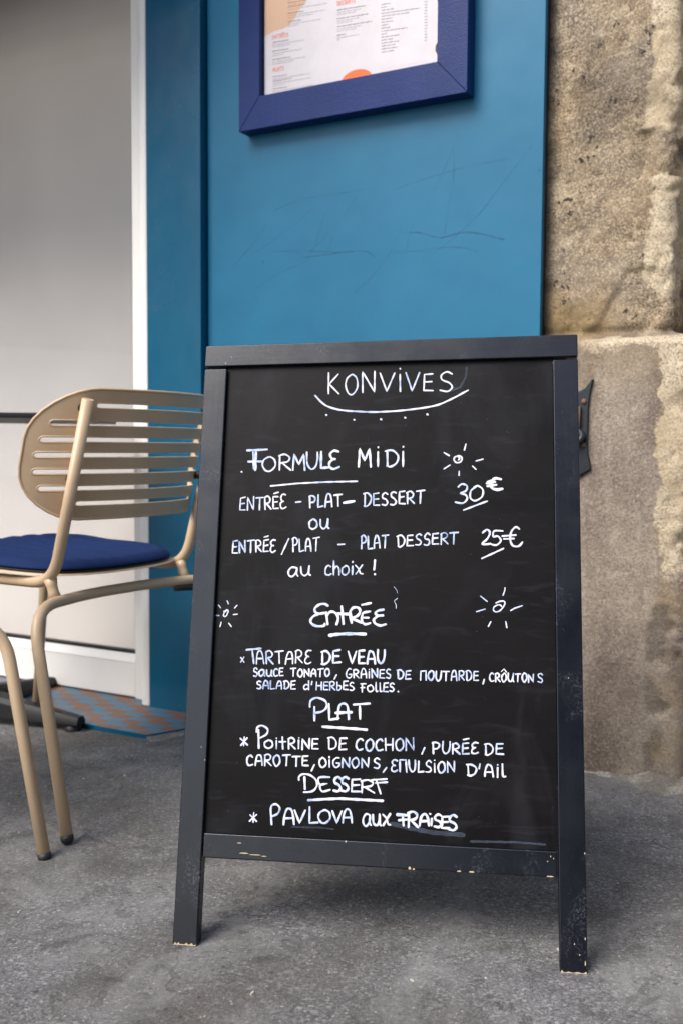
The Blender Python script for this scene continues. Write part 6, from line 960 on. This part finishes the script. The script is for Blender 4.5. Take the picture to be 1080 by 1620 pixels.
# ------------------------------------------------------------------ chairs and table
def build_chair(name, label, group):
    t = empty(name, label, 'chair', None, group)
    rt = .0112
    ztop, zr = .786, .432
    for s in (-1, 1):
        bm = bmesh.new()
        path = fillet([(s*.192, -.114, ztop), (s*.190, -.014, .436), (s*.186, .43, .432), (s*.20, .49, .012)], [.056, .06], 9)
        path = [Vector(p) for p in path]
        tube(bm, path, rt, 16)
        o = obj('side_frame', bm, M['metal'], t)
        bm = bmesh.new(); p = path[-1]; d = (path[-1]-path[-2]).normalized()
        lathe(bm, [(.0118, -.003), (.0118, .005), (.009, .0100), (.005, .0120)], p-d*.002, d, 16)
        obj('rubber_foot', bm, M['gasket'], o)
    zl = .404
    L = [(-.308, -.172, .012), (-.270, -.046, zl-.002), (-.09, -.004, zl), (.09, -.004, zl), (.262, -.044, zl-.002), (.300, -.168, .012)]
    path = fillet(L, [.075, .06, .06, .075], 9)
    bm = bmesh.new(); tube(bm, path, .0110, 16)
    lp = obj('rear_leg_loop', bm, M['metal'], t)
    for a, b in ((0, 1), (-1, -2)):
        bm = bmesh.new(); p = path[a]; d = (path[a]-path[b]).normalized()
        lathe(bm, [(.0116, -.003), (.0116, .005), (.009, .0100), (.005, .0120)], p-d*.002, d, 16)
        obj('rubber_foot', bm, M['gasket'], lp)
    for s in (-1, 1):
        bm = bmesh.new(); lathe(bm, [(.0135, -.020), (.0105, -.006), (.0105, .006), (.0135, .020)], (s*.188, -.010, .425), (0, .35, 1), 14)
        obj('weld_saddle', bm, M['metal'], t)
        if s < 0: continue
        bm = bmesh.new(); tube(bm, fillet([(s*.15, -.02, .389), (s*.2, -.036, .387), (s*.222, -.05, .378)], .02), .0075, 10)
        obj('stacking_pad', bm, M['gasket'], t)
    # seat pan and cushion
    def superell(a, n=3.4):
        c, s_ = math.cos(a), math.sin(a)
        return (abs(c)**(2/n)*(1 if c > 0 else -1), abs(s_)**(2/n)*(1 if s_ > 0 else -1))
    def seat_z(x, y): return .446 + .036*max(0, y) + .018*(x/.21)**2*0 + .010*((y-.19)/.2)**2*(1 if y > .19 else .2) + .006*(x/.21)**2
    def slab(name, w, d, cy, z0, th, mat, ribs, rnd_):
        bm = bmesh.new(); N, K = (160, 44) if ribs else (72, 12)
        def pt(k, j, top):
            q = superell(2*math.pi*j/N); f = k/K
            x, y = q[0]*w*f, cy+q[1]*d*f
            z = seat_z(x, y)+z0
            if top:
                z += th*(1-max(0, (f-rnd_)/(1-rnd_))**2.4*.85)
                if ribs: z += ribs*(abs(math.sin(x*(1-.12*(y-cy)/d)/.0145))**.7-.7)*(1-f**5)
            return Vector((x, y, z))
        for top in (0, 1):
            c = bm.verts.new(pt(0, 0, top)); rg = [[bm.verts.new(pt(k, j, top)) for j in range(N)] for k in range(1, K+1)]
            for j in range(N): bm.faces.new((c, rg[0][j], rg[0][(j+1) % N]))
            for a, b in zip(rg, rg[1:]):
                for j in range(N): bm.faces.new((a[j], a[(j+1) % N], b[(j+1) % N], b[j]))
            if top == 0: low = rg[-1]
            else:
                for j in range(N): bm.faces.new((low[j], low[(j+1) % N], rg[-1][(j+1) % N], rg[-1][j]))
        obj(name, bm, mat, t, smooth=True)
    slab('seat_pan', .214, .212, .178, -.004, .007, M['metal'], 0, .9)
    slab('cushion_piping', .2085, .2065, .178, .0035, .003, M['gasket'], 0, .9)
    slab('seat_cushion', .2075, .2055, .178, .007, .019, M['fabric'], .0085, .86)
    # slotted backrest: flat plate with slots, cut into columns, then bent
    W2, H2, RC = .2565, .1235, .100
    zc = .683
    def bend(u, v, off):
        x = u
        ang = .044*(u/.19)**2 + .036*max(0, (abs(u)-.17)/.09)**2
        y = -.107 + ang - v*.26 + off
        return Vector((x*(1-.05*(u/.25)**2), y, zc+v))
    def outline(n=10):
        pts = []
        for cx, cz, a0 in ((W2-RC, H2-RC*.92, 0), (-W2+RC, H2-RC*.92, 90), (-W2+RC, -H2+RC, 180), (W2-RC, -H2+RC, 270)):
            for k in range(n+1):
                a = R(a0+90*k/n); pts.append((cx+RC*math.cos(a), cz+(RC*.92 if cz > 0 else RC)*math.sin(a)))
        return pts
    norm = [(.124, .160), (.259, .2285), (.383, .2385), (.50, .243), (.627, .2415), (.756, .231), (.876, .168)]
    sh = .0056
    slots = []
    for f, hw in norm:
        v = H2-f*2*H2
        pts = []
        for cx, a0 in ((hw-sh, -90), (-hw+sh, 90)):
            for k in range(7):
                a = R(a0+180*k/6); pts.append((cx+sh*math.cos(a), v+sh*math.sin(a)))
        slots.append(pts)
    cu = bpy.data.curves.new('plate', 'CURVE'); cu.dimensions = '2D'; cu.fill_mode = 'BOTH'
    for pts in [outline()]+slots:
        sp = cu.splines.new('POLY'); sp.points.add(len(pts)-1)
        for q, (a, b) in zip(sp.points, pts): q.co = (a, b, 0, 1)
        sp.use_cyclic_u = True
    tmp = bpy.data.objects.new('plate', cu); link(tmp)
    dg = bpy.context.evaluated_depsgraph_get()
    me = bpy.data.meshes.new_from_object(tmp.evaluated_get(dg))
    bpy.data.objects.remove(tmp); bpy.data.curves.remove(cu)
    bm = bmesh.new(); bm.from_mesh(me); bpy.data.meshes.remove(me)
    bmesh.ops.remove_doubles(bm, verts=bm.verts, dist=1e-6)
    for k in range(-24, 25):
        bmesh.ops.bisect_plane(bm, geom=bm.verts[:]+bm.edges[:]+bm.faces[:], plane_co=(k*.0102+.0003, 0, 0), plane_no=(1, 0, 0))
    for k in range(-5, 6):
        bmesh.ops.bisect_plane(bm, geom=bm.verts[:]+bm.edges[:]+bm.faces[:], plane_co=(0, k*.0222+.0007, 0), plane_no=(0, 1, 0))
    bmesh.ops.triangulate(bm, faces=[f for f in bm.faces if len(f.verts) > 4])
    flat = [(v, v.co.x, v.co.y) for v in bm.verts]
    for v, a, b in flat: v.co = bend(a, b, 0)
    for f in bm.faces: f.smooth = True
    plate_lay = bm.faces.layers.int.new('plate')
    for f in bm.faces: f[plate_lay] = 1
    ext = bmesh.ops.extrude_face_region(bm, geom=bm.faces[:])
    th = .0032
    for g in ext['geom']:
        if isinstance(g, bmesh.types.BMVert): g.co.y += th
    for pts in slots+[outline(8)]:
        P = [bend(a, b, th*.5) for a, b in pts]
        # dense loop bead round every edge
        D_ = []
        n = len(pts)
        for i in range(n):
            a, b = pts[i], pts[(i+1) % n]
            k = max(1, int(math.hypot(b[0]-a[0], b[1]-a[1])/.012))
            for j in range(k): D_.append(bend(a[0]+(b[0]-a[0])*j/k, a[1]+(b[1]-a[1])*j/k, th*.5))
        rad = .0020 if pts in slots else .0030
        D_.append(D_[0].copy()); D_.append(D_[1].copy())
        tube(bm, D_, rad, 8, cap=False)
    bmesh.ops.recalc_face_normals(bm, faces=bm.faces)
    flags = [f[plate_lay] for f in bm.faces]
    o = obj('backrest', bm, M['metal'], t)
    me = o.data
    nrm = [(0, 0, 0)]*len(me.loops)
    for p in me.polygons:                                       # smooth shading that follows the bent sheet
        p.use_smooth = True
        if flags[p.index] and abs(p.normal.y) > .5:
            for li in p.loop_indices:
                c = me.vertices[me.loops[li].vertex_index].co
                u = c.x/(1-.05*(c.x/.25)**2)
                dy = .088*u/.19**2+(.072*max(0, abs(u)-.17)/.0081*(1 if u > 0 else -1))
                v = Vector((dy, -1, -.26)).normalized()
                if v.dot(p.normal) < 0: v = -v
                nrm[li] = v
    me.normals_split_custom_set(nrm)
    for s in (-1, 1):
        for v in (.088, -.045):
            bm = bmesh.new()
            q = bend(s*.184, v, 0)
            yy = -.114+(.786-(zc+v))/(.786-.436)*.100
            tube(bm, [(q.x+s*0, q.y+.004, q.z), (s*.190, yy, q.z)], .0085, 12)
            obj('spacer', bm, M['gasket'], t)
    return t

def place(t, x, y, ang):
    t.matrix_world = Matrix.Translation((x, y, ground_z(x, y))) @ Matrix.Rotation(ang, 4, 'Z')

def copy_tree(o, parent=None):
    c = link(o.copy())
    if parent is not None:
        c.parent = parent
    for ch in o.children: copy_tree(ch, c)
    return c

def build_table():
    cx, cy = -.945, 2.535
    t = empty('bistro_table', 'black square bistro table beside the glass door', 'table',
              Matrix.Translation((cx, cy, ground_z(cx, cy))) @ Matrix.Rotation(R(10), 4, 'Z'))
    bm = bmesh.new(); box(bm, -.35, .35, -.31, .31, .752+.02, .764+.02)
    obj('tabletop', bm, M['table'], t, bevel=.003)
    bm = bmesh.new(); tube(bm, [(0, 0, .05), (0, 0, .77)], .032, 20)
    obj('column', bm, M['table'], t)
    for k in range(4):
        a = R(-31+90*k)
        bm = bmesh.new()
        rows = []
        for q in range(9):
            f = q/8
            r = .03+f*.30
            w = .03-.012*f; z0 = .022; z1 = .085-.042*f
            rows.append([bm.verts.new((r, y, z)) for y, z in ((-w, z0), (w, z0), (w, z1-.012), (w*.6, z1), (-w*.6, z1), (-w, z1-.012))])
        for p, q in zip(rows, rows[1:]):
            for i in range(6): bm.faces.new((p[i], p[(i+1) % 6], q[(i+1) % 6], q[i]))
        bm.faces.new(rows[0]); bm.faces.new(rows[-1])
        bmesh.ops.transform(bm, matrix=Matrix.Rotation(a, 4, 'Z'), verts=bm.verts)
        arm = obj('base_arm', bm, M['table'], t, bevel=.003)
        bm = bmesh.new(); lathe(bm, [(.018, 0), (.02, .004), (.02, .016), (.014, .0225)], (.305*math.cos(a), .305*math.sin(a), 0), (0, 0, 1), 16)
        obj('rubber_pad', bm, M['gasket'], arm)

# ------------------------------------------------------------------ run
build_ground()
build_litter()
build_street()
build_shopfront()
build_room()
build_door()
build_threshold()
build_menu()
build_pier()
build_bracket()
build_board()
build_table()
ch = build_chair('garden_chair', 'beige metal slatted chair with navy cushion standing behind the chalkboard', 'beige chairs round the table')
place(ch, -.4615, 2.0619, math.atan2(.8491, .5282))
ch2 = copy_tree(ch)
ch2['label'] = 'beige chair at the left edge of which only one leg is in view'
place(ch2, -.844, 1.645, R(30))
